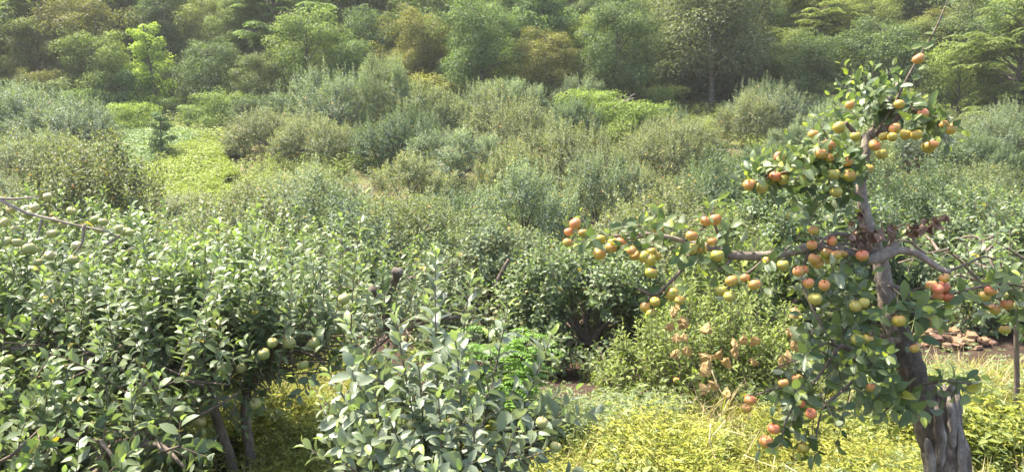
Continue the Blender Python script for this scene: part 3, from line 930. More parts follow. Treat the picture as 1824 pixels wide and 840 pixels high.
def own_tree(name, label, pos, Rr, H, seed, mat, lod=2, L=.08, apples=0, blush=0.0, me=None, cat='tree', group=None, tint=None, bark='bark', fr=1.0, spots=(), dspot=0.0, yel=.3, squash=(1, 1), dome=False, **kw):
    o = thing(name, label, cat, pos, group)
    w, lv = (grow_dome if dome else grow_apple)(Rr, H, seed, lod, L, **kw)
    if squash != (1, 1):
        for arr in lv.P: arr *= [squash[0], squash[1], 1]
        for arr in w.V: arr *= np.array([squash[0], squash[1], 1], np.float32)
    w.build('trunk', M[bark], o)
    cb = MB()
    lv.flush(cb, lod)
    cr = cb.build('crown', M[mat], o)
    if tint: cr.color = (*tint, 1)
    me = me or ME_GREEN
    if apples:
        for p in fruit_spots(lv, apples, seed + 5):
            apple(o, p, me, blush + rng.normal(0, .12), float(np.clip(yel + rng.normal(0, .25), 0, 1)), fr)
    for (u, v) in spots:
        apple(o, px(u, v, dspot + rng.normal(0, .06)), me, blush + rng.normal(0, .1), float(np.clip(yel + rng.normal(0, .25), 0, 1)), fr, pos)
    return o


def ground_at(x, y):
    return np.array([x, y, gz(x, y)])


# ------------------------------------------------------------------ near trees on the left
# two leaning brown stems under a broad leafy crown
D1 = 4.9
b1 = px(440, 860, D1)
b1 = ground_at(b1[0], b1[1] + .1)
S1 = [(52, 442), (70, 718), (236, 672), (236, 660), (295, 710), (355, 750), (358, 770), (354, 800), (338, 690), (455, 718), (540, 650), (613, 532), (485, 610), (470, 630), (430, 655), (515, 610), (100, 808), (15, 640), (330, 672), (395, 660), (232, 505), (560, 610)]
t1 = thing('apple_tree', 'broad leafy apple tree on two leaning brown stems beside the yellow weeds', 'tree', b1)
wd, lvv = MB(), Leaves()
for rows_ in ([(432, 905, 10.5, .1), (405, 800, 9, 0), (380, 720, 8, 0), (370, 670, 8, 0)], [(452, 905, 10.5, .15), (445, 800, 9, .1), (437, 740, 8.5, .1), (438, 690, 8, .1)]):
    a = spath(np.array([[*px(r_[0], r_[1], D1 + r_[3]), r_[2] / (F / D1)] for r_ in rows_]), 16)
    wd.tube(a[:, :3] - b1, a[:, 3], 9, 0, .09)
wd.build('stem', M['bark'], t1)
wd2 = MB()
rl = np.random.default_rng(21)
forkA, forkB = px(370, 672, D1) - b1, px(438, 692, D1 + .1) - b1
ends = [(20, 620, -.3), (110, 640, -.5), (60, 560, .5), (200, 620, .8), (300, 590, 1.0), (520, 635, -.1), (575, 590, .35), (480, 590, .35), (250, 690, -.7), (400, 590, .5), (-40, 600, .2), (540, 600, .2), (150, 560, 1.2), (340, 680, -.5)]
for (u, v, dd) in ends:
    fk = forkB if u > 400 else forkA
    e = px(u, v, D1 + dd) - b1
    s_ = spath(np.array([fk, fk * .55 + e * .45 + [0, 0, .06], e]), 14)
    wd2.tube(s_, np.linspace(.024, .007, 14), 7, 0, .06)
    for q in range(36):
        f = rl.uniform(.1, 1) * 12.9
        b = s_[int(f)] + rl.normal(0, .02, 3)
        if q % 4 == 3:
            e2 = b + nrm(rl.normal(0, 1, 3) * [1, 1, .4] + [0, 0, -.35]) * rl.uniform(.2, .42)
        else:
            topz = 1.46 - .12 * b[1] + rl.normal(0, .12) + (.3 if q % 7 == 0 else 0) + .1 * math.sin(b[0] * 4)
            e2 = b + np.array([rl.normal(0, .13), rl.normal(0, .13), max(.18, (topz - b[2]) * rl.uniform(.5, 1.05))])
        side = b + np.array([rl.normal(0, .22), rl.normal(0, .22), rl.uniform(-.02, .1)])
        wd2.tube(np.array([b, (b + side) / 2 + [0, 0, .02], side]), [.006, .005, .004], 5, caps=False)
        shoot(lvv, wd2, side, e2 + (side - b), .0045, .05, .0185, .076, .47)
wd2.tube(np.array([px(364, 672, D1 - .05), px(372, 668, D1 - .12)]) - b1, [.02, .018], 9)
wd2.build('branches', M['bark'], t1)
cb = MB()
lvv.flush(cb, 3)
cb.build('crown', M['apple_leaf'], t1)
for (u, v) in S1:
    apple(t1, px(u, v, D1 - .42 + rng.normal(0, .1)), ME_GREEN, -.15 + rng.normal(0, .1), float(rng.random() * .6), .95, b1)

# the tree with heavy cream-green fruit at the left edge
b2 = ground_at(-3.75, 5.75)
S2 = [(62, 370), (50, 382), (127, 376), (112, 400), (178, 408), (214, 408), (222, 412), (232, 414), (220, 452), (235, 446), (137, 438), (60, 444), (44, 446), (88, 455), (67, 467), (60, 482), (8, 396), (28, 408), (30, 432), (92, 416), (85, 350), (98, 392), (20, 372), (18, 490), (170, 392), (183, 395), (10, 430), (130, 462), (300, 440), (350, 440)]
t2 = own_tree('apple_tree', 'fruit-laden apple tree with cream green apples and bare pale twigs at the left edge', b2, 1.45, 1.95, 31, 'apple_leaf', 3, .08, 0, spots=S2, dspot=5.1, blush=-.1, yel=.55, fr=.86, nl=8, shoots=1.1, trunk_h=.6, spacing=.022)
tw = MB()
for pts in ([(-10, 352), (20, 354), (70, 350)], [(0, 356), (45, 378), (100, 392), (150, 404), (190, 412), (215, 424)], [(150, 400), (145, 435), (130, 455)], [(75, 390), (66, 425)], [(190, 435), (215, 418)]):
    a = spath(np.array([px(u, v, 5.0) for (u, v) in pts]), 10) - b2
    tw.tube(a, np.linspace(.011, .005, 10), 6, 0, .06)
tw.build('bare_twigs', M['bark_pale'], t2)

b3 = ground_at(-2.25, 3.5)
own_tree('apple_tree', 'low broad-leaved apple tree with long loose shoots in the lower left corner', b3, .9, 1.25, 41, 'apple_leaf', 3, .084, 9, blush=-.2, nl=7, shoots=.75, trunk_h=.3, spacing=.019, upright=.3, skirt=.5, wr=.49)
b4 = ground_at(-2.95, 3.95)
own_tree('apple_tree', 'dark leafy young apple tree against the left edge of the view', b4, .95, 1.3, 47, 'apple_leaf', 3, .082, 5, blush=-.2, nl=7, shoots=1.05, trunk_h=.3, spacing=.019, skirt=.5)

# ------------------------------------------------------------------ the young tree of long upright shoots in the middle foreground
DC = 3.05
bc = px(800, 1000, DC + .1)
bc = ground_at(bc[0], bc[1])
tcn = thing('apple_tree', 'young grey-leaved apple tree of long upright shoots standing in the foreground', 'tree', bc)
wd, lvv = MB(), Leaves()
hub = px(800, 930, DC + .1) - bc
wd.tube(spath(np.array([[0, 0, -.2], [.01, 0, .2], hub]), 8), np.linspace(.04, .03, 8), 9, 0, .08)
wd.build('trunk', M['bark'], tcn)
wd = MB()
SH = [(615, 568, 690, 800, 0), (668, 700, 700, 830, -.2), (702, 556, 740, 800, .1), (775, 445, 785, 800, .05), (838, 488, 800, 790, .25), (905, 545, 860, 760, .1), (985, 590, 905, 790, .1), (745, 640, 760, 830, -.3), (650, 640, 700, 830, .3),
      (810, 600, 820, 820, -.2), (720, 660, 750, 850, -.25), (585, 660, 680, 850, .05), (570, 720, 660, 870, .1), (960, 720, 900, 850, .1), (1000, 690, 900, 830, .25), (640, 760, 720, 900, -.3),
      (690, 740, 750, 900, -.4), (780, 700, 790, 880, -.4), (840, 720, 830, 890, -.4), (920, 760, 860, 900, -.35), (985, 800, 880, 840, -.1), (560, 690, 650, 800, .2), (760, 540, 780, 780, .3), (690, 620, 730, 800, .35), (800, 760, 800, 900, -.35),
      (610, 820, 700, 900, -.2), (730, 800, 760, 920, -.45), (900, 820, 850, 920, -.4), (660, 840, 730, 930, -.35), (960, 850, 880, 930, -.25), (540, 790, 640, 860, .1), (1000, 740, 910, 820, 0), (820, 840, 810, 930, -.5), (770, 840, 780, 930, -.5), (940, 800, 880, 880, 0)]
for (u1, v1, u0, v0, dd) in SH:
    p0, p1 = px(u0, v0, DC + dd * .6) - bc, px(u1, v1, DC + dd) - bc
    wd.tube(spath(np.array([hub + rng.normal(0, .02, 3), (hub + p0) / 2 + [0, 0, .02], p0]), 7), np.linspace(.014, .006, 7), 6, 0, .05, caps=False)
    shoot(lvv, wd, p0, p1, .0055, .045, .0145, .086 if v1 < 620 else .066, .43, el=.6, upface=.25, start=.02, sides=6)
    for q in range(4):
        s0 = p0 + (p1 - p0) * rng.uniform(.05, .5)
        shoot(lvv, wd, s0, s0 + np.array([rng.normal(0, .13), rng.normal(0, .13), rng.uniform(.02, .22)]), .003, .06, .022, .08, .48, el=.6)
wd.build('branches', M['twig'], tcn)
cb = MB()
lvv.flush(cb, 3, 0, (.1, .45), (.2, .6))
cb.build('crown', M['apple_leaf_pale'], tcn)
for (u, v) in ((794, 755), (735, 755), (990, 795), (965, 752), (678, 795)):
    apple(tcn, px(u, v, DC - .25), ME_GREEN, -.1, .4, .62, bc)

# ------------------------------------------------------------------ trees just behind, at the meadow's edge
b5 = ground_at(-1.55, 7.5)
t5 = own_tree('apple_tree', 'old apple tree with dark sawn-off limb stubs behind the foreground shoots', b5, 1.3, 1.72, 53, 'apple_leaf', 2, .082, 16, blush=-.2, nl=7, shoots=.75, trunk_h=.5, spacing=.027)
st = MB()
for pts in ([(692, 590, 8, .5), (684, 545, 8, .45), (672, 522, 10, .45), (660, 517, 11, .4)], [(684, 545, 7, .45), (697, 515, 6, .4), (705, 494, 7, .35), (708, 482, 9.5, .3)]):
    a = spath(np.array([[*px(u, v, 6.7 + dd), r_ / (F / 6.9)] for (u, v, r_, dd) in pts]), 14)
    st.tube(a[:, :3] - b5, a[:, 3], 11, 0, .3)
st.build('sawn_limb', M['bark_dark'], t5)
own_tree('apple_tree', 'pale leafy apple tree behind the fruit-laden tree at left', ground_at(-3.3, 8.3), 1.7, 2.1, 59, 'apple_leaf', 2, .08, 14, blush=-.1, nl=8, shoots=.75, spacing=.027, tint=(1.15, 1.1, 1.1))
own_tree('apple_tree', 'spreading apple tree just left of the sawn-off old tree', ground_at(-2.9, 8.4), 1.4, 1.95, 61, 'apple_leaf', 2, .08, 14, blush=-.1, nl=7, shoots=.75, spacing=.027, tint=(1.1, 1.08, 1.1))
own_tree('apple_tree', 'grey-green apple tree far left behind the fruit-laden tree', ground_at(-5.6, 8.6), 1.7, 2.1, 67, 'orchard_leaf', 2, .08, 10, blush=-.1, nl=8, shoots=.7, spacing=.028)

own_tree('apple_tree', 'dark rounded apple tree casting shade on bare soil below the meadow rim', ground_at(.95, 9.3), 1.05, 1.62, 71, 'apple_leaf', 2, .076, 34, blush=-.25, yel=.1, dome=True, lobes=10, per=80, spiky=.08, low=9, spacing=.024, tint=(1.0, 1.02, 1.0), fr=.85)
t7 = own_tree('apple_tree', 'apple tree full of small green fruit around a leaning bare limb', ground_at(-.35, 11.0), 1.25, 1.8, 73, 'orchard_leaf', 2, .076, 46, blush=-.15, yel=.3, dome=True, lobes=11, per=80, spiky=.1, low=8, spacing=.025, tint=(.95, 1.0, .92), fr=.9)
st = MB()
a = np.array([px(u, v, 10.3) for (u, v) in ((878, 520), (890, 492), (906, 462))]) - np.array(ground_at(-.35, 11.0))
st.tube(spath(a, 8), np.linspace(.035, .022, 8), 8, 0, .1)
st.build('bare_limb', M['bark'], t7)

# yellowish bush hung with paper bags
bb = ground_at(1.72, 6.55)
tb = own_tree('apple_tree', 'low yellow-green apple bush hung with tan paper bags at the meadow edge', bb, .92, 1.22, 79, 'bush_leaf', 2, .064, 14, blush=.2, yel=.8, dome=True, lobes=11, per=75, spiky=.55, low=7, spacing=.021, wr=.34, me=ME_APPLE, fr=.75)


def bag_mesh():
    """a torn, crumpled paper bag: a folded sheet pinched at the neck"""
    meshes = []
    for k in range(4):
        mb = MB()
        r = np.random.default_rng(90 + k)
        na_, nr = 12, 7
        t = np.linspace(0, 2 * pi, na_, endpoint=False)
        prof = np.array([.006, .016, .034, .045, .05, .046, .038])
        z = np.linspace(0, -.12, nr)
        rr = prof[:, None] * (1 + .35 * np.sin(3 * t + r.random() * 6) + .25 * np.sin(5 * t + 2 * np.arange(nr)[:, None]) + r.normal(0, .14, (nr, na_)))
        v = np.stack([rr * np.cos(t), rr * np.sin(t) * .6, z[:, None] + r.normal(0, .008, (nr, na_))], -1)
        i = np.arange(nr - 1)[:, None] * na_
        j = np.arange(na_)[None, :]
        j2 = (j + 1) % na_
        q = np.stack([i + j, i + j2, i + na_ + j2, i + na_ + j], -1).reshape(-1, 4)
        mb.add(v.reshape(-1, 3), np.concatenate([q[:, [0, 1, 2]], q[:, [0, 2, 3]]]))
        o = mb.build('paper_bag', M['paper'], smooth=False)
        meshes.append(o.data)
        bpy.data.objects.remove(o)
    return meshes


BAGS = bag_mesh()
for k, (u, v, dd) in enumerate(((1213, 545, 0), (1197, 552, 0), (1214, 570, 0), (1198, 581, 0), (1262, 582, -.1), (1207, 600, 0), (1218, 600, 0), (1208, 630, -.05), (1225, 625, -.05), (1245, 638, -.1), (1262, 645, -.15), (1268, 640, -.1),
                                (1298, 645, -.1), (1305, 610, -.1), (1312, 626, -.1), (1325, 603, -.05), (1340, 608, -.1), (1352, 612, -.1), (1340, 646, -.1), (1393, 640, -.2), (1403, 632, -.2), (1414, 618, -.2), (1420, 602, -.2), (1285, 630, -.1),
                                (1247, 690, -.1), (1262, 686, -.15), (1417, 553, -.3), (1296, 698, -.1), (1255, 655, -.12), (1412, 590, -.2))):
    o = bpy.data.objects.new('paper_bag', BAGS[k % 4])
    COL.objects.link(o)
    o.location = px(u, v - 8, 5.85 + dd + rng.normal(0, .1))
    o.rotation_euler = (rng.normal(0, .4), rng.normal(0, .4), rng.random() * 6)
    s_ = float(rng.uniform(.5, .82))
    o.scale = (s_, s_, s_)
    o.color = (*(np.array([1, 1, 1]) * rng.uniform(.75, 1.1)), 1)
    tag(o, 'crumpled tan paper fruit bag hanging in the low yellow-green apple bush', 'paper bag', 'paper bags on the low apple bush')

# right edge tree
be = ground_at(3.70, 5.5)
own_tree('apple_tree', 'slender-trunked apple tree with small pale fruit at the right edge', be, .75, 1.65, 83, 'apple_leaf', 3, .08, 16, blush=-.1, yel=.5, nl=6, shoots=.6, trunk_h=.95, spacing=.03, rt=.02, skirt=.55, fr=.8, tint=(1.05, 1.05, 1.2))
own_tree('apple_tree', 'apple tree bending low over the brick heap beyond the stump', ground_at(5.75, 9.1), 1.1, 1.6, 89, 'apple_leaf', 2, .078, 30, blush=-.15, yel=.4, dome=True, lobes=10, per=80, spiky=.1, low=8, spacing=.026, fr=.9, tint=(1.0, 1.0, 1.1))
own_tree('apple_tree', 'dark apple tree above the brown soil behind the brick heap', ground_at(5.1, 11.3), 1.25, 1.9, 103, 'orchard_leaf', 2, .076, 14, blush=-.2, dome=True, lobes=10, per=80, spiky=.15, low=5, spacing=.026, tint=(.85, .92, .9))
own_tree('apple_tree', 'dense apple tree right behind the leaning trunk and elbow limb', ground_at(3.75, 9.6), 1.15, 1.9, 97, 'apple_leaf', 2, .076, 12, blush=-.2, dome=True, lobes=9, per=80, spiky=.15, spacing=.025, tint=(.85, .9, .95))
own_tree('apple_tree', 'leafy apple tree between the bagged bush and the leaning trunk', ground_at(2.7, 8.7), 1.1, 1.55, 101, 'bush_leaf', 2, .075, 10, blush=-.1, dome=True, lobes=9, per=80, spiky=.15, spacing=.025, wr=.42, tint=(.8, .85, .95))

# ------------------------------------------------------------------ orchard rows
PROTO = []
for k, (Rr, H, sd_, nl_, spk) in enumerate(((1.55, 1.9, 201, 10, .1), (1.75, 1.95, 202, 12, .06), (1.45, 2.15, 203, 9, .5), (1.8, 2.1, 204, 12, .12), (1.6, 1.8, 205, 11, .05), (1.5, 2.25, 206, 9, .65))):
    w, lv = grow_dome(Rr, H, sd_, 1, .076, nl_, 95, spk, .026, bare=0)
    cb = MB()
    lv.flush(cb, 1)
    P = fruit_spots(lv, 64, sd_ + 1)
    fruit_blob(cb, P[:42], .034, 1)
    fruit_blob(cb, P[42:], .034, 2)
    PROTO.append((w, cb, lv))
PR_OBJ = {}
GRP = 'apple trees planted in rows across the valley'
TINTS = [((.95, .98, 1.02), 'grey-green'), ((1.15, 1.12, .95), 'pale green'), ((.64, .75, .68), 'dark green'), ((1.15, 1.05, .88), 'yellowish'), ((1.15, 1.2, 1.32), 'silvery'), ((1.1, 1.0, .85), 'olive')]


def in_field(x, y):
    a = x / y
    return (26.8 < y < 41.5) and (-.575 < a < (-.345 if y > 36 else -.32))


def soil_gap(x, y):
    u = 912 + F * x / y
    return 29 < y < 33.5 and 1108 < u < 1158


rows_y = [10.6, 13.4, 16.3, 19.3, 22.4, 25.6, 28.9, 32.2, 35.6, 39.2, 42.4]
ro = np.random.default_rng(5)
for ri, y0 in enumerate(rows_y):
    half = .70 * y0 + 1.5
    stepx = 2.75 + .035 * y0
    xs_ = np.arange(-half + ro.random() * 2, half, stepx)
    placed = []
    for x0 in xs_:
        x, y = x0 + ro.normal(0, .35), y0 + ro.normal(0, .45)
        if in_field(x, y) or soil_gap(x, y): continue
        if ri == 0 and (-2.2 < x < 2.4 or 2.9 < x < 6.2): continue
        if ri == 1 and -1.2 < x < .9: continue
        if y > 38 and 6 < x < 9: continue
        if y > 34.5 and 540 < 912 + F * x / y < 900: continue
        if y > 28 and 912 + F * x / y < 160: continue
        if y > 37 and -.62 < x / y < -.33: continue
        if ro.random() < .05 or (y > 39 and ro.random() < .35): continue
        placed.append((x, y))
    placed = [q for q in placed if abs(q[0]) < .65 * q[1] + 1.1]
    for k, (x, y) in enumerate(placed):
        pk = int(ro.integers(0, 6))
        tint, word = TINTS[int(ro.integers(0, 6))]
        far = sstep((y - 26) / 14)
        s = ro.uniform(.92, 1.24) * (1 + .18 * far)
        hs = s * ro.uniform(.72, 1.22) * (1 - .08 * far)
        if y > 30 and 520 < 912 + F * x / y < 720: hs *= 1.1
        if -.6 * y < x < -.31 * y and 18 < y < 27.5: hs *= .5 if y > 23 else .7
        tall = 'tall' if hs > 1.4 else ('low' if hs < 1.0 else 'rounded')
        rowtxt = ORD[ri] + ' orchard row'
        label = f'{tall} {word} apple tree, {ORD[k]} from left in the {rowtxt}'
        tint = tuple(np.array(tint) * ro.uniform(.92, 1.08) * (.86 if ri < 3 else 1.04))
        pos = ground_at(x, y)
        rz = ro.random() * 6.28
        if pk not in PR_OBJ:
            o = thing('apple_tree', label, 'tree', pos, GRP, rz, (s, s, hs))
            w, cb, lv = PROTO[pk]
            c1 = w.build('trunk', M['bark_dark'], o)
            c2 = cb.build('crown', [M['orchard_leaf'], M['fruit'], M['fruit_red']], o)
            c2.color = (*tint, 1)
            PR_OBJ[pk] = (o, [c1, c2])
        else:
            src, ch = PR_OBJ[pk]
            o = dup(src, ch, pos, rz, (s, s, hs), label, GRP, tint)
        if ri < 2:
            for p in fruit_spots(PROTO[pk][2], 16, 300 + ri * 40 + k):
                apple(o, p, ME_FAR, -.1 + rng.normal(0, .2), float(rng.random() * .7), .9)

# the big old trees at the back of the orchard
for u, y, s, hs, pk, tint, lab in ((25, 37.0, 1.5, 1.45, 3, (1.0, 1.08, 1.15), 'large grey-green apple tree at the far left below the wood'),
                                   (125, 36.2, 1.45, 1.3, 1, (.95, 1.02, 1.05), 'wide domed apple tree at the left border of the little field'),
                                   (70, 31.0, 1.25, 1.0, 4, (1.1, 1.1, .95), 'low pale apple tree in front of the wide domed one at left'),
                                   (150, 29.0, 1.0, .75, 0, (1.05, 1.0, .85), 'small olive apple tree below the left corner of the field'),
                                   (590, 39.5, 1.5, 1.6, 3, (1.15, 1.2, 1.2), 'tall silvery apple tree standing highest left of centre'),
                                   (690, 38.8, 1.2, 1.7, 5, (1.15, 1.2, 1.1), 'tall spiky apple tree beside the highest silvery one'),
                                   (775, 37.0, 1.3, 1.25, 2, (1.1, 1.1, .95), 'spiky olive apple tree left of the bare dead tree'),
                                   (870, 38.0, 1.25, 1.2, 5, (1.05, 1.08, 1.0), 'upright apple tree midway between the spiky one and the dead tree'),
                                   (480, 34.5, 1.2, 1.05, 1, (1.1, 1.0, .8), 'bronze-tinged apple tree at the right border of the yellow crop')):
    x = (u - 912) / F * (y * CP + .3)
    dup(PR_OBJ[pk][0], PR_OBJ[pk][1], ground_at(x, y), ro.random() * 6.28, (s, s, hs), lab, GRP, tint)


# ------------------------------------------------------------------ woodland trees
def grow_wood(H, Rr, seed, style='broad', nl=22, leaf=.17, per=46, base=.18, dens=1.0):
    r = np.random.default_rng(seed)
    wood, lv = MB(), Leaves()
    lean = r.normal(0, .05, 2) * H
    tr = np.array([[0, 0, -.4], [lean[0] * .2, lean[1] * .2, H * .3], [lean[0] * .6, lean[1] * .6, H * .62], [lean[0], lean[1], H * .95]])
    tp_ = spath(tr, 14)
    wood.tube(tp_, np.linspace(.025 * H, .006 * H, 14), 8, 0, .1)
    for k in range(nl):
        t = base + (0.97 - base) * (k + r.random()) / nl
        b = tp_[min(13, int(t * 13))]
        a = k * 2.4 + r.normal(0, .4)
        if style == 'tall':
            prof = .35 + .65 * math.sin(pi * min(1, (t - base) / (1 - base) * .8 + .2))
        else:
            prof = (.55 + .45 * math.sin(pi * (t - base) / (1 - base))) * (1 if t < .8 else .75)
        ln = Rr * prof * r.uniform(.75, 1.15)
        el = r.uniform(.05, .5) + .5 * t
        d = np.array([math.cos(a) * math.cos(el), math.sin(a) * math.cos(el), math.sin(el)])
        e = b + d * ln
        lb = spath(np.array([b, b + d * ln * .55 + [0, 0, .06 * ln], e - [0, 0, .05 * ln]]), 8)
        wood.tube(lb, np.linspace(.009 * H, .015, 8), 5, 0, .05, caps=False)
        ns = int((5 + ln * 2.4) * dens)
        for q in range(ns):
            f = r.uniform(.3, 1.05)
            c0 = lb[min(7, int(f * 7))]
            sa = a + r.normal(0, 1.1)
            sl = Rr * r.uniform(.12, .42)
            c = c0 + np.array([math.cos(sa), math.sin(sa), r.uniform(-.25, .5)]) * sl
            if q % 3 == 0:
                wood.tube(np.array([c0, (c0 + c) / 2 + [0, 0, .04], c]), [.025, .018, .01], 4, caps=False)
            if style == 'pinnate':
                nf = 9
                for w_ in range(nf):
                    fa = w_ * 2 * pi / nf + r.random()
                    o_ = np.array([math.cos(fa), math.sin(fa), 0])
                    tt = np.linspace(.2, 1, 7)
                    fl = r.uniform(.4, .62)
                    pp = c + o_ * tt[:, None] * fl + np.array([0, 0, 1]) * (.12 * tt - .42 * tt**2)[:, None] * fl
                    sd = np.cross(o_, [0, 0, 1])
                    for sgn in (-1, 1):
                        lv.add(pp, o_ * .35 + sgn * sd + np.array([0, 0, -.25]), np.array([0, 0, 1.0]) + r.normal(0, .2, (7, 3)), leaf * .95, leaf * .36)
            else:
                n_ = int(per * r.uniform(.7, 1.3))
                rl = Rr * r.uniform(.17, .30)
                o_ = nrm(r.normal(0, 1, (n_, 3)) + [0, 0, .35])
                off = o_ * (rl * (.45 + .6 * r.random((n_, 1))**.6)) * [1.15, 1.15, .75]
                A = nrm(np.cross(o_, r.normal(0, 1, (n_, 3))) + o_ * .5 + [0, 0, -.3])
                Nn = o_ * .7 + np.array([0, 0, .8]) + r.normal(0, .3, (n_, 3))
                sz = leaf * r.uniform(.6, 1.3, n_)
                lv.add(c + off, A, Nn, sz, sz * .58, np.clip(o_[:, 2] * .5, 0, .5) * r.random(n_))
    return wood, lv


WP = {}
WDEF = {
    'broad': (6.6, 2.7, 401, 'broad', 24, .15, 105, .08), 'broad2': (7.4, 3.0, 402, 'broad', 26, .16, 105, .1), 'tall': (7.8, 2.2, 403, 'tall', 28, .15, 95, .08),
    'pinnate': (7.0, 2.8, 404, 'pinnate', 34, .19, 0, .12), 'spread': (7.5, 3.8, 405, 'broad', 26, .16, 105, .3), 'slim': (5.0, 1.2, 406, 'tall', 18, .14, 60, .12),
    'broad3': (5.4, 2.6, 407, 'broad', 22, .14, 105, .06), 'shrub': (2.2, 1.5, 408, 'broad', 18, .11, 80, .05), 'shrub2': (1.7, 1.7, 409, 'broad', 18, .10, 80, .04),
}


def wood_tree(kind, label, x, y, s=1.0, sz=None, tint=(1, 1, 1), group='trees of the hillside wood', name='forest_tree', cat='tree', z=None, rz=None):
    pos = ground_at(x, y)
    rz = ro.random() * 6.28 if rz is None else rz
    scl = (s, s, sz or s)
    if kind not in WP:
        H, Rr, sd_, style, nl, leaf, per, base = WDEF[kind]
        w, lv = grow_wood(H, Rr, sd_, style, nl, leaf, per, base)
        o = thing(name, label, cat, pos, group, rz, scl)
        c1 = w.build('trunk', M['bark_dark'], o)
        cb = MB()
        lv.flush(cb, 1, 0, (.05, .4), (.1, .4))
        c2 = cb.build('crown', M['wood_leaf'], o)
        c2.color = (*tint, 1)
        WP[kind] = (o, [c1, c2])
        return o
    src, ch = WP[kind]
    o = dup(src, ch, pos, rz, scl, label, group, tint)
    o.name = name
    o['category'] = cat
    if group is None and 'group' in o: del o['group']
    return o


special = []


def sp_tree(kind, label, u, y, s, tint, sz=None):
    x = (u - 912) / F * (y * CP + .3)
    special.append((x, y, s))
    wood_tree(kind, label, x, y, s, sz, tint)


sp_tree('spread', 'large grey-green tree with a dark bare lower trunk at the orchard edge', 1266, 45.5, 1.05, (1.25, 1.15, 1.35))
sp_tree('pinnate', 'pale yellow-green spreading tree high at the left of the wood', 90, 50.5, 1.15, (1.6, 1.6, .85), 1.05)
sp_tree('slim', 'slender bright lime sapling in front of the dark left wood', 284, 46.2, 1.0, (2.4, 2.5, 1.0), 1.15)
sp_tree('broad', 'golden yellow tree at the top edge of the wood', 1075, 57.5, .85, (5.2, 3.6, .8))
sp_tree('pinnate', 'feathery light green tree left of centre in the wood', 500, 49, 1.1, (1.3, 1.5, .95))
sp_tree('tall', 'bluish green tall tree at the centre of the wood', 960, 48.5, .9, (1.1, 1.35, 1.1))
sp_tree('pinnate', 'drooping feathery tree at the far right of the wood', 1800, 39.5, .95, (1.35, 1.35, .95))
sp_tree('pinnate', 'yellowish layered tree behind the topmost red apple', 1440, 50, .9, (1.6, 1.5, .9))
sp_tree('broad3', 'fresh green bushy tree left of the dead tree', 830, 47.5, .7, (1.3, 1.5, .9))
sp_tree('broad3', 'bluish bushy tree at mid left front of the wood', 620, 46.8, .75, (1.05, 1.25, 1.05))
sp_tree('broad', 'olive yellow bushy tree behind the bare dead tree', 1050, 48.2, .72, (1.7, 1.65, .9))
WT = [((1.1, 1.1, 1), 'dull green'), ((1.3, 1.35, 1.0), 'mid green'), ((.85, .95, .85), 'dark green'), ((1.4, 1.3, .85), 'olive'), ((1.0, 1.15, .98), 'bluish green'), ((1.6, 1.65, 1.0), 'light green'), ((1.5, 1.2, .75), 'bronze green')]
wrows = [(44.8, 3.2), (48.2, 3.4), (51.4, 3.6), (54.8, 3.9), (58.6, 4.2), (63.0, 4.8)]
RN = ['front', 'second', 'third', 'fourth', 'fifth', 'topmost']
for ri, (y0, st_) in enumerate(wrows):   # rows of the wood
    half = .65 * y0 + 1.8
    k = 0
    for x0 in np.arange(-half + ro.random() * 2, half, st_):
        x, y = x0 + ro.normal(0, .6), y0 + ro.normal(0, .8)
        if any(abs(x - a) < 2.0 + .6 * c and -2.5 < y - b < 3.0 for a, b, c in special): continue
        u = 912 + F * x / y
        if ri == 0 and (1110 < u < 1420): continue
        tint, word = WT[int(ro.integers(0, 7))]
        kind = ['broad', 'broad2', 'tall', 'broad3', 'broad2', 'broad3', 'broad', 'tall', 'broad3', 'broad'][int(ro.integers(0, 10))]
        s = ro.uniform(.62, .98) * (.9 if ri == 0 else 1)
        shape = {'broad': 'rounded', 'broad2': 'broad', 'tall': 'tall narrow', 'broad3': 'bushy', 'pinnate': 'feathery'}[kind]
        wood_tree(kind, f'{word} {shape} tree, {ORD[k]} from left in the {RN[ri]} row of the wood', x, y, s, s * ro.uniform(.95, 1.15), tuple(np.array(tint) * ro.uniform(.9, 1.12)))
        k += 1
# undergrowth shrubs along the foot of the wood
k = 0
for x0 in np.arange(-28.5, 29, 2.7):
    x, y = x0 + ro.normal(0, .5), 43.6 + ro.normal(0, .5) + (.8 if x0 > 0 else 0)
    u = 912 + F * x / y
    if 380 > u > 190 or 1020 < u < 1135 or 1230 < u < 1300: continue
    tint, word = WT[int(ro.integers(0, 7))]
    wood_tree('shrub' if k % 2 else 'shrub2', f'{word} shrub, {ORD[k]} from left along the foot of the wood', x, y, ro.uniform(.7, 1.1), None, tuple(np.array(tint) * 1.25), 'shrubs along the foot of the wood', 'shrub', 'shrub')
    k += 1
for k, x0 in enumerate(np.arange(-31, 32, 3.4)):
    x, y = x0 + ro.normal(0, .6), 48.2 + ro.normal(0, .8)
    tint, word = WT[int(ro.integers(0, 7))]
    wood_tree('shrub', f'{word} undergrowth shrub, {ORD[k]} from left between the front trunks of the wood', x, y, ro.uniform(.8, 1.3), None, tuple(np.array(tint) * 1.1), 'undergrowth shrubs inside the wood', 'shrub', 'shrub')
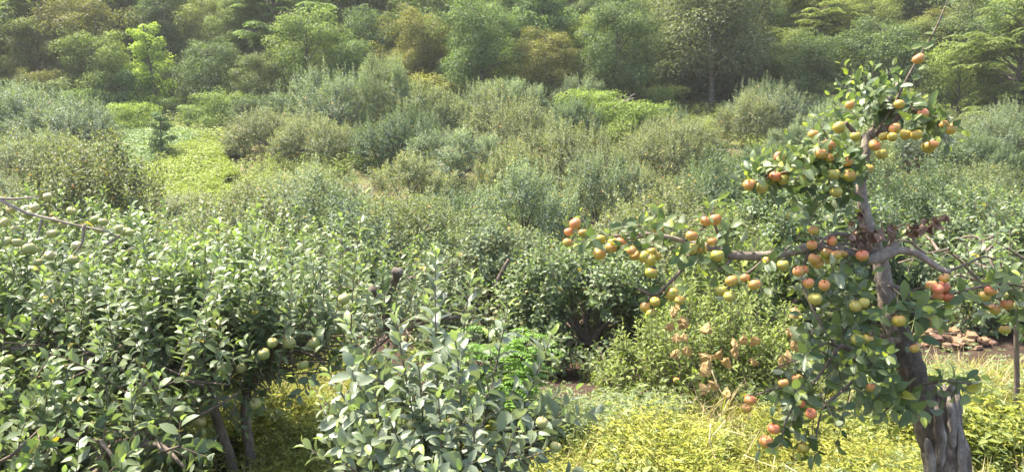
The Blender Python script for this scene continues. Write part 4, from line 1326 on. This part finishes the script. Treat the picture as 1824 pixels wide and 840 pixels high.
# shrubs round the little field
for (u, v, kind, s, tint, lab) in ((243, 212, 'shrub', 1.15, (1.5, 1.9, 1.6), 'bluish dome-shaped shrub behind the field near the wood'), (238, 244, 'shrub2', .8, (1.9, 2.0, 1.0), 'yellow-green mounded shrub at the field\'s upper left corner'),
                                   (318, 226, 'shrub2', .75, (1.5, 1.6, 1.1), 'flat green vine mound on the bank behind the field'), (352, 234, 'shrub2', .65, (1.7, 1.8, 1.5), 'pale feathery shrub between two mounds behind the field'),
                                   (404, 240, 'shrub2', 1.0, (1.3, 1.4, .9), 'large dark-sided vine mound at the field\'s upper right corner'), (288, 288, 'slim', .42, (.8, 1.0, 1.0), 'dark sapling standing alone in the pale crop'),
                                   (1050, 240, 'shrub2', 1.0, (1.6, 1.7, .9), 'yellow-green bush in front of the dead tree'), (1130, 262, 'shrub2', .95, (1.5, 1.6, .9), 'bright bush above the bare soil patch')):
    p = gp(u, v)
    wood_tree(kind, lab, p[0], p[1], s, None, tint, None, 'shrub' if kind != 'slim' else 'sapling', 'shrub' if kind != 'slim' else 'tree')

# bare dead tree before the wood
pd = gp(1072, 236)
pd = ground_at(pd[0], min(pd[1], 42.0))
td = thing('dead_tree', 'bare bleached dead tree with crooked limbs before the wood', 'tree', pd)
DD = float(pd[1])
mb = MB()
mb.tube(spath(np.array([[*px(1068, 235, DD), .16], [*px(1070, 210, DD), .14], [*px(1078, 198, DD), .12]]), 8)[:, :3] - pd, np.linspace(.17, .12, 8), 8, 0, .15)
mb.build('trunk', M['dead_wood'], td)
mb = MB()
for pts, r0 in (([(1076, 200), (1095, 192), (1112, 180), (1130, 175)], .11), ([(1074, 202), (1062, 188), (1045, 182), (1032, 172)], .08), ([(1095, 192), (1100, 176), (1118, 168)], .05), ([(1060, 188), (1056, 170), (1046, 162)], .05),
                ([(1045, 182), (1036, 182), (1026, 178)], .04), ([(1112, 180), (1126, 170), (1132, 166)], .035), ([(1078, 198), (1084, 178), (1080, 168)], .04), ([(1085, 196), (1105, 202), (1122, 210)], .05), ([(1112, 180), (1128, 182), (1136, 178)], .03)):
    a = spath(np.array([px(u, v, DD + ro.normal(0, .3)) for (u, v) in pts]), 10)
    mb.tube(a - pd, np.linspace(r0, r0 * .35, 10), 6, 0, .2)
mb.build('limbs', M['dead_wood'], td)


# ------------------------------------------------------------------ ground cover
def weed(kind, seed):
    r = np.random.default_rng(seed)
    lv, mb = Leaves(), MB()
    if kind == 'grass':
        n = 16
        a = r.random(n) * 6.28
        e = r.uniform(.7, 1.4, n)
        A = np.stack([np.cos(a) * np.cos(e), np.sin(a) * np.cos(e), np.sin(e)], -1)
        L = r.uniform(.12, .36, n)
        lv.add(np.c_[r.normal(0, .02, (n, 2)), np.zeros(n)], A, np.stack([-np.cos(a) * .8, -np.sin(a) * .8, np.full(n, .6)], -1), L, L * .018, r.random(n) * .6)
        lv.flush(mb, 2, 0, (.1, .7), (0, .3))
    elif kind == 'feather':
        n = 6
        for k in range(n):
            a = r.random() * 6.28
            hgt = r.uniform(.12, .24)
            tip = np.array([math.cos(a) * hgt * .5, math.sin(a) * hgt * .5, hgt])
            for t in np.linspace(.25, 1, 6):
                b = tip * t
                q = r.random(4) * 6.28
                A = np.stack([np.cos(q), np.sin(q), np.full(4, .55)], -1)
                L = r.uniform(.025, .05, 4)
                lv.add(np.repeat(b[None], 4, 0), A, np.array([0, 0, 1.0]) + r.normal(0, .3, (4, 3)), L, L * .2)
        lv.flush(mb, 1)
    else:
        n = 7
        for k in range(n):
            a = r.random() * 6.28
            hgt = r.uniform(.08, .25)
            mb.tube(np.array([[0, 0, 0], [math.cos(a) * hgt * .2, math.sin(a) * hgt * .2, hgt * .55], [math.cos(a) * hgt * .6, math.sin(a) * hgt * .6, hgt]]), [.0016, .0013, .0008], 3, caps=False)
            tip = np.array([math.cos(a) * hgt * .6, math.sin(a) * hgt * .6, hgt])
            for t in np.linspace(.25, 1, 6):
                b = tip * t
                q = r.random(3) * 6.28
                A = np.stack([np.cos(q), np.sin(q), r.uniform(-.1, .6, 3)], -1)
                L = r.uniform(.010, .030, 3) * (1.7 if kind == 'leafy' else 1)
                lv.add(np.repeat(b[None], 3, 0), A, np.array([0, 0, 1.0]) + r.normal(0, .3, (3, 3)), L, L * (.5 if kind == 'leafy' else .27), np.full(3, t * .6))
        lv.flush(mb, 1)
    return mb.arrays()


def scatter(name, protos, pts, mat, label, cat, smin=.7, smax=1.3, zoff=0.0):
    mb = MB()
    r = np.random.default_rng(len(pts))
    which = r.integers(0, len(protos), len(pts))
    for k, (v, t, m_, yv) in enumerate(protos):
        P = pts[which == k]
        n = len(P)
        if not n: continue
        a = r.random(n) * 6.28
        s = r.uniform(smin, smax, n) * (P[:, 3] if P.shape[1] > 3 else 1)
        ca, sa = np.cos(a) * s, np.sin(a) * s
        x = v[None, :, 0] * ca[:, None] - v[None, :, 1] * sa[:, None] + P[:, 0:1]
        y = v[None, :, 0] * sa[:, None] + v[None, :, 1] * ca[:, None] + P[:, 1:2]
        z = v[None, :, 2] * s[:, None] + P[:, 2:3] + zoff
        mb.add(np.stack([x, y, z], -1).reshape(-1, 3), (t[None] + (np.arange(n) * len(v))[:, None, None]).reshape(-1, 3), 0, np.tile(yv, n))
    return tag(mb.build(name, mat), label, cat, kind='stuff')


def field_pts(n, x0, x1, y0, y1, dens=None, seed=0, size=None):
    r = np.random.default_rng(seed)
    x, y = r.uniform(x0, x1, n), r.uniform(y0, y1, n)
    if dens is not None:
        k = r.random(n) < dens(x, y)
        x, y = x[k], y[k]
    P = np.c_[x, y, height(x, y)]
    if size is not None:
        P = np.c_[P, size(x, y)]
    return P


def wob(x, y, s, ph=0.0):
    return .5 + .25 * np.sin(x * s + ph + 1.3 * np.sin(y * s * .7)) + .25 * np.sin(y * s * 1.2 + ph * 2 + 1.1 * np.sin(x * s * .6))


def rim(x):
    return 5.72 + 1.0 * sstep((x - .95) / 2.0) + 1.25 * sstep((-.9 - x) / .7)


rel = lambda x, y: (.45 + 1.0 * wob(x + 3, y, 5.3) * (.5 + wob(x, y + 2, 2.3, 1))) * (1 - .45 * sstep((y - rim(x) + .9) / .8) * (x > -.9))


def on_meadow(x, y, extra=.15):
    return 1 / (1 + np.exp((y - rim(x) - extra) / .06))


shade_free = lambda x, y: 1 - .93 * sstep((-1.55 - x) / .3) * sstep((5.6 - y) / .5)
SM = [weed('small', 500 + k) for k in range(5)]
LF = [weed('leafy', 520 + k) for k in range(4)]
GR = [weed('grass', 540 + k) for k in range(5)]
FE = [weed('feather', 560 + k) for k in range(4)]
fpc = gp(1190, 735)
fpatch = lambda x, y: np.exp(-((x - fpc[0]) / .75)**2 - ((y - fpc[1]) / .6)**2)
green_side = lambda x, y: sstep((x - 2.3) / 1.0) * .75 + .25 * wob(x, y, 2.1) + .3 * sstep((y - 6.2) / .8)
scatter('yellow_weeds', SM, field_pts(40000, -4.5, 6.5, 3.4, 8.2, lambda x, y: shade_free(x, y) * on_meadow(x, y) * np.clip(1.05 - .7 * green_side(x, y) - 1.0 * fpatch(x, y), .05, 1) * (.15 + .85 * (wob(x, y, 6.1, 2) > .42)), 1, rel), M['weed_yellow'], 'yellowing small-leaved weeds covering the sunny meadow', 'weeds', .7, 1.35)
scatter('green_weeds', SM + LF, field_pts(38000, -4.5, 6.5, 3.4, 8.3, lambda x, y: on_meadow(x, y) * np.clip(green_side(x, y) + .04 - .6 * fpatch(x, y), .06, 1) * (.2 + .8 * (wob(x, y, 5.7, 1) > .4)), 2, rel), M['weed_green'], 'low green leafy weeds spreading over the right side of the meadow', 'weeds', .6, 1.2)
scatter('meadow_grass', GR, field_pts(14000, -4.5, 6.5, 3.4, 8.2, lambda x, y: shade_free(x, y) * on_meadow(x, y) * np.clip(wob(x, y, 1.7, 2) + .2, .1, 1), 3), M['weed_yellow'], 'thin yellow-green grass blades among the meadow weeds', 'grass', .6, 1.2)
scatter('dry_grass', GR, field_pts(2600, -4.5, 6.5, 3.4, 7.6, lambda x, y: shade_free(x, y) * on_meadow(x, y) * np.clip(wob(x, y, 2.4, 5) * 1.5 - .3, .05, 1), 13), M['dry_blade'], 'straw-coloured and reddish dry grass mixed into the meadow weeds', 'grass', .7, 1.4)
scatter('feathery_weeds', FE, field_pts(15000, -1, 5.5, 3.8, 8.0, lambda x, y: on_meadow(x, y) * np.clip(fpatch(x, y) * 1.4 + .4 * (wob(x, y, 2.6, 1) > .70) + .02, 0, 1), 4, lambda x, y: 1.15 + .35 * fpatch(x, y)), M['weed_feather'], 'pale grey-green feathery weeds in patches on the meadow', 'weeds', .7, 1.3)
scatter('rim_weeds', LF, field_pts(9000, -.5, 3.0, 6.0, 8.3, lambda x, y: np.exp(-((y - rim(x) - .05) / .28)**2), 5), M['weed_green'], 'light green leafy weeds along the broken rim of the meadow', 'weeds', .45, .95)
# weeds and grass on the orchard floor
scatter('orchard_weeds', LF + GR, field_pts(26000, -30, 30, 8.0, 45, lambda x, y: (np.abs(x) < .72 * y + 1) * np.clip((wob(x, y, .7) - .35) * 2, .05, 1) * (1 - ((y < 10.6) & (x < 2.6) & (x > -.8)) * .985) * (1 - ((y < 9.0) & (x > 2.8)) * .55), 6, lambda x, y: 1 + y * .035), M['weed_green'], 'patchy green weeds growing on the orchard floor', 'weeds', .8, 1.5)


def crop_pts(n, side, seed):
    r = np.random.default_rng(seed)
    y = r.uniform(26.5, 39.5, n)
    a = r.uniform(-.54, -.35, n)
    k = (a > -.535 + .02 * np.sin(y * 1.1) + (33 - y) * .004) & (a < -.36 + .012 * np.sin(y * 1.7) - np.clip(y - 36, 0, 5) * .012)
    y, a = y[k], a[k]
    x = a * y
    bound = -.452 + .011 * (y - 32)
    k = (a < bound - .004) if side == 'left' else ((a > bound + .004) & (y < 36.5))
    x, y = x[k], y[k]
    rowc = np.sin((x * .9 + y * .45) * 2 * pi / .85)
    k = r.random(len(x)) < np.clip(.62 + .5 * rowc, .1, 1)
    x, y = x[k], y[k]
    return np.c_[x, y, height(x, y), np.full(len(x), 1.5)]


scatter('pale_crop', LF, crop_pts(30000, 'left', 7), M['crop_leaf'], 'pale broad-leaved crop on the left of the little field', 'crop', .9, 1.7)
scatter('yellow_crop', LF, crop_pts(30000, 'right', 8), M['crop_yellow'], 'bright yellow-green bean rows on the right of the little field', 'crop', .8, 1.4)
# wood floor cover
scatter('wood_undergrowth', LF, field_pts(20000, -46, 46, 42.5, 62, lambda x, y: np.clip(wob(x, y, .5), .1, 1) * (np.abs(x) < .75 * y), 9, lambda x, y: np.full(len(x), 2.6)), M['wood_leaf'], 'low leafy undergrowth on the floor of the hillside wood', 'undergrowth', .8, 1.7)

# bright green pinnate bush behind the foreground shoots
lb_ = ground_at(-.12, 5.35)
tl = thing('locust_bush', 'bright green feathery-leaved bush behind the foreground apple shoots', 'bush', lb_)
wd, lvv = MB(), Leaves()
for k in range(34):
    a, rr_, hgt = rng.random() * 6.28, rng.random()**.5 * .42, rng.uniform(.45, .92)
    top = np.array([math.cos(a) * rr_, math.sin(a) * rr_, hgt * (1 - .3 * rr_)])
    wd.tube(spath(np.array([[0, 0, 0], top * [.5, .5, .6], top]), 6), np.linspace(.008, .003, 6), 5, caps=False)
    for w_ in range(9):
        b = top * rng.uniform(.55, 1.0)
        fa = rng.random() * 6.28
        o_ = np.array([math.cos(fa), math.sin(fa), 0])
        tt = np.linspace(.12, 1, 10)
        fl = rng.uniform(.16, .26)
        pp = b + o_ * tt[:, None] * fl + np.array([0, 0, 1]) * (.45 * tt - .5 * tt**2)[:, None] * fl
        sd = np.cross(o_, [0, 0, 1])
        wd.tube(pp, np.linspace(.0016, .0008, 10), 3, caps=False)
        for sg in (-1, 1):
            lvv.add(pp, o_ * .4 + sg * sd, np.array([0, 0, 1.0]) + rng.normal(0, .2, (10, 3)), .042, .017, .15)
wd.build('stems', M['twig'], tl)
cb = MB()
lvv.flush(cb, 2)
cb.build('foliage', M['locust_leaf'], tl)

# leaning dry stick and straw stalks in the meadow
for k, (pts, r0, lab) in enumerate((
        ([(1268, 660), (1280, 690), (1296, 716)], .006, 'long straight dry stick leaning out of the bagged bush'),
        ([(1266, 755), (1265, 790), (1274, 815), (1277, 838)], .006, 'bent pale dry stem hanging upright in the yellow weeds'),
        ([(1292, 748), (1276, 768), (1265, 778)], .004, 'short forked straw above the bent pale stem'),
        ([(1290, 765), (1310, 770), (1330, 776)], .004, 'thin straw lying level in the meadow weeds'),
        ([(1325, 810), (1355, 822), (1382, 832)], .005, 'pale straw lying near the lowest apples'),
        ([(1398, 828), (1415, 838), (1440, 850)], .006, 'thick straw at the bottom of the view below the sprays'))):
    D0 = [6.0, 4.75, 5.0, 5.1, 4.75, 4.6][k]
    a = spath(np.array([px(u, v, D0 - .03 * j_) for j_, (u, v) in enumerate(pts)]), 12)
    mb = MB()
    mb.tube(a, np.linspace(r0, r0 * .7, 12), 6, 0, .1)
    tag(mb.build('dry_stalk', M['straw'], None, a[0]), lab, 'dry stalk')

# heap of broken bricks beyond the meadow
pb = gp(1690, 616)


def brick_mesh(seed):
    r = np.random.default_rng(seed)
    bm = __import__('bmesh').new()
    import bmesh
    bmesh.ops.create_cube(bm, size=1.0)
    for v_ in bm.verts:
        v_.co.x *= .115 * r.uniform(.55, 1.1); v_.co.y *= .08 * r.uniform(.7, 1.1); v_.co.z *= .045 * r.uniform(.8, 1.3)
    bmesh.ops.bevel(bm, geom=bm.edges[:], offset=.008, segments=2, affect='EDGES')
    for v_ in bm.verts:
        v_.co.x += r.normal(0, .005); v_.co.y += r.normal(0, .005); v_.co.z += r.normal(0, .003)
    me = bpy.data.meshes.new('brick')
    bm.to_mesh(me)
    bm.free()
    me.materials.append(M['brick'])
    return me


BR = [brick_mesh(600 + k) for k in range(5)]
rb = np.random.default_rng(9)
for k in range(52):
    lev = 0 if k < 26 else (1 if k < 42 else 2)
    w_ = .40 - .11 * lev
    x, y = pb[0] + rb.uniform(-w_, w_), pb[1] + rb.uniform(-.25 + .06 * lev, .25 - .06 * lev)
    o = bpy.data.objects.new('brick', BR[k % 5])
    COL.objects.link(o)
    o.location = (x, y, gz(x, y) + .02 + .05 * lev)
    o.rotation_euler = (rb.normal(0, .35), rb.normal(0, .35), rb.random() * 6.28)
    c_ = rb.uniform(.75, 1.15)
    o.color = (c_, c_ * rb.uniform(.9, 1.05), c_ * rb.uniform(.85, 1.05), 1)
    tag(o, 'broken tan brick in the small heap beyond the stump', 'brick', 'broken bricks in the heap')

# pale stone at the corner of the field
ps = gp(416, 248)
bm_ = __import__('bmesh')
bm = bm_.new()
bm_.ops.create_icosphere(bm, subdivisions=3, radius=.3)
for v_ in bm.verts:
    f_ = 1 + .12 * math.sin(v_.co.x * 11 + 1) * math.sin(v_.co.y * 9) + .08 * math.sin(v_.co.z * 17)
    v_.co *= f_
    v_.co.z *= .65
me = bpy.data.meshes.new('stone')
bm.to_mesh(me)
bm.free()
me.materials.append(M['stone'])
so = bpy.data.objects.new('stone', me)
COL.objects.link(so)
so.location = (ps[0], ps[1], gz(ps[0], ps[1]) + .12)
tag(so, 'whitish boulder at the right corner of the little field', 'stone')

# ------------------------------------------------------------------ haze in the valley
bm = bm_.new()
bm_.ops.create_cube(bm, size=1.0)
for v_ in bm.verts:
    v_.co.x *= 300; v_.co.y = v_.co.y * 190 + 80; v_.co.z = (v_.co.z + .5) * 84 - 4
me = bpy.data.meshes.new('haze')
bm.to_mesh(me)
bm.free()
m = bpy.data.materials.new('haze')
m.use_nodes = True
nt = m.node_tree
nt.nodes.remove(nt.nodes['Principled BSDF'])
pv = nt.nodes.new('ShaderNodeVolumePrincipled')
pv.inputs['Color'].default_value = (.98, .98, .98, 1)
pv.inputs['Density'].default_value = 0.0005
pv.inputs['Anisotropy'].default_value = .3
nt.links.new(pv.outputs[0], nt.nodes['Material Output'].inputs['Volume'])
me.materials.append(m)
ho = bpy.data.objects.new('haze', me)
COL.objects.link(ho)
tag(ho, 'thin pale haze filling the valley air', 'haze', kind='stuff')
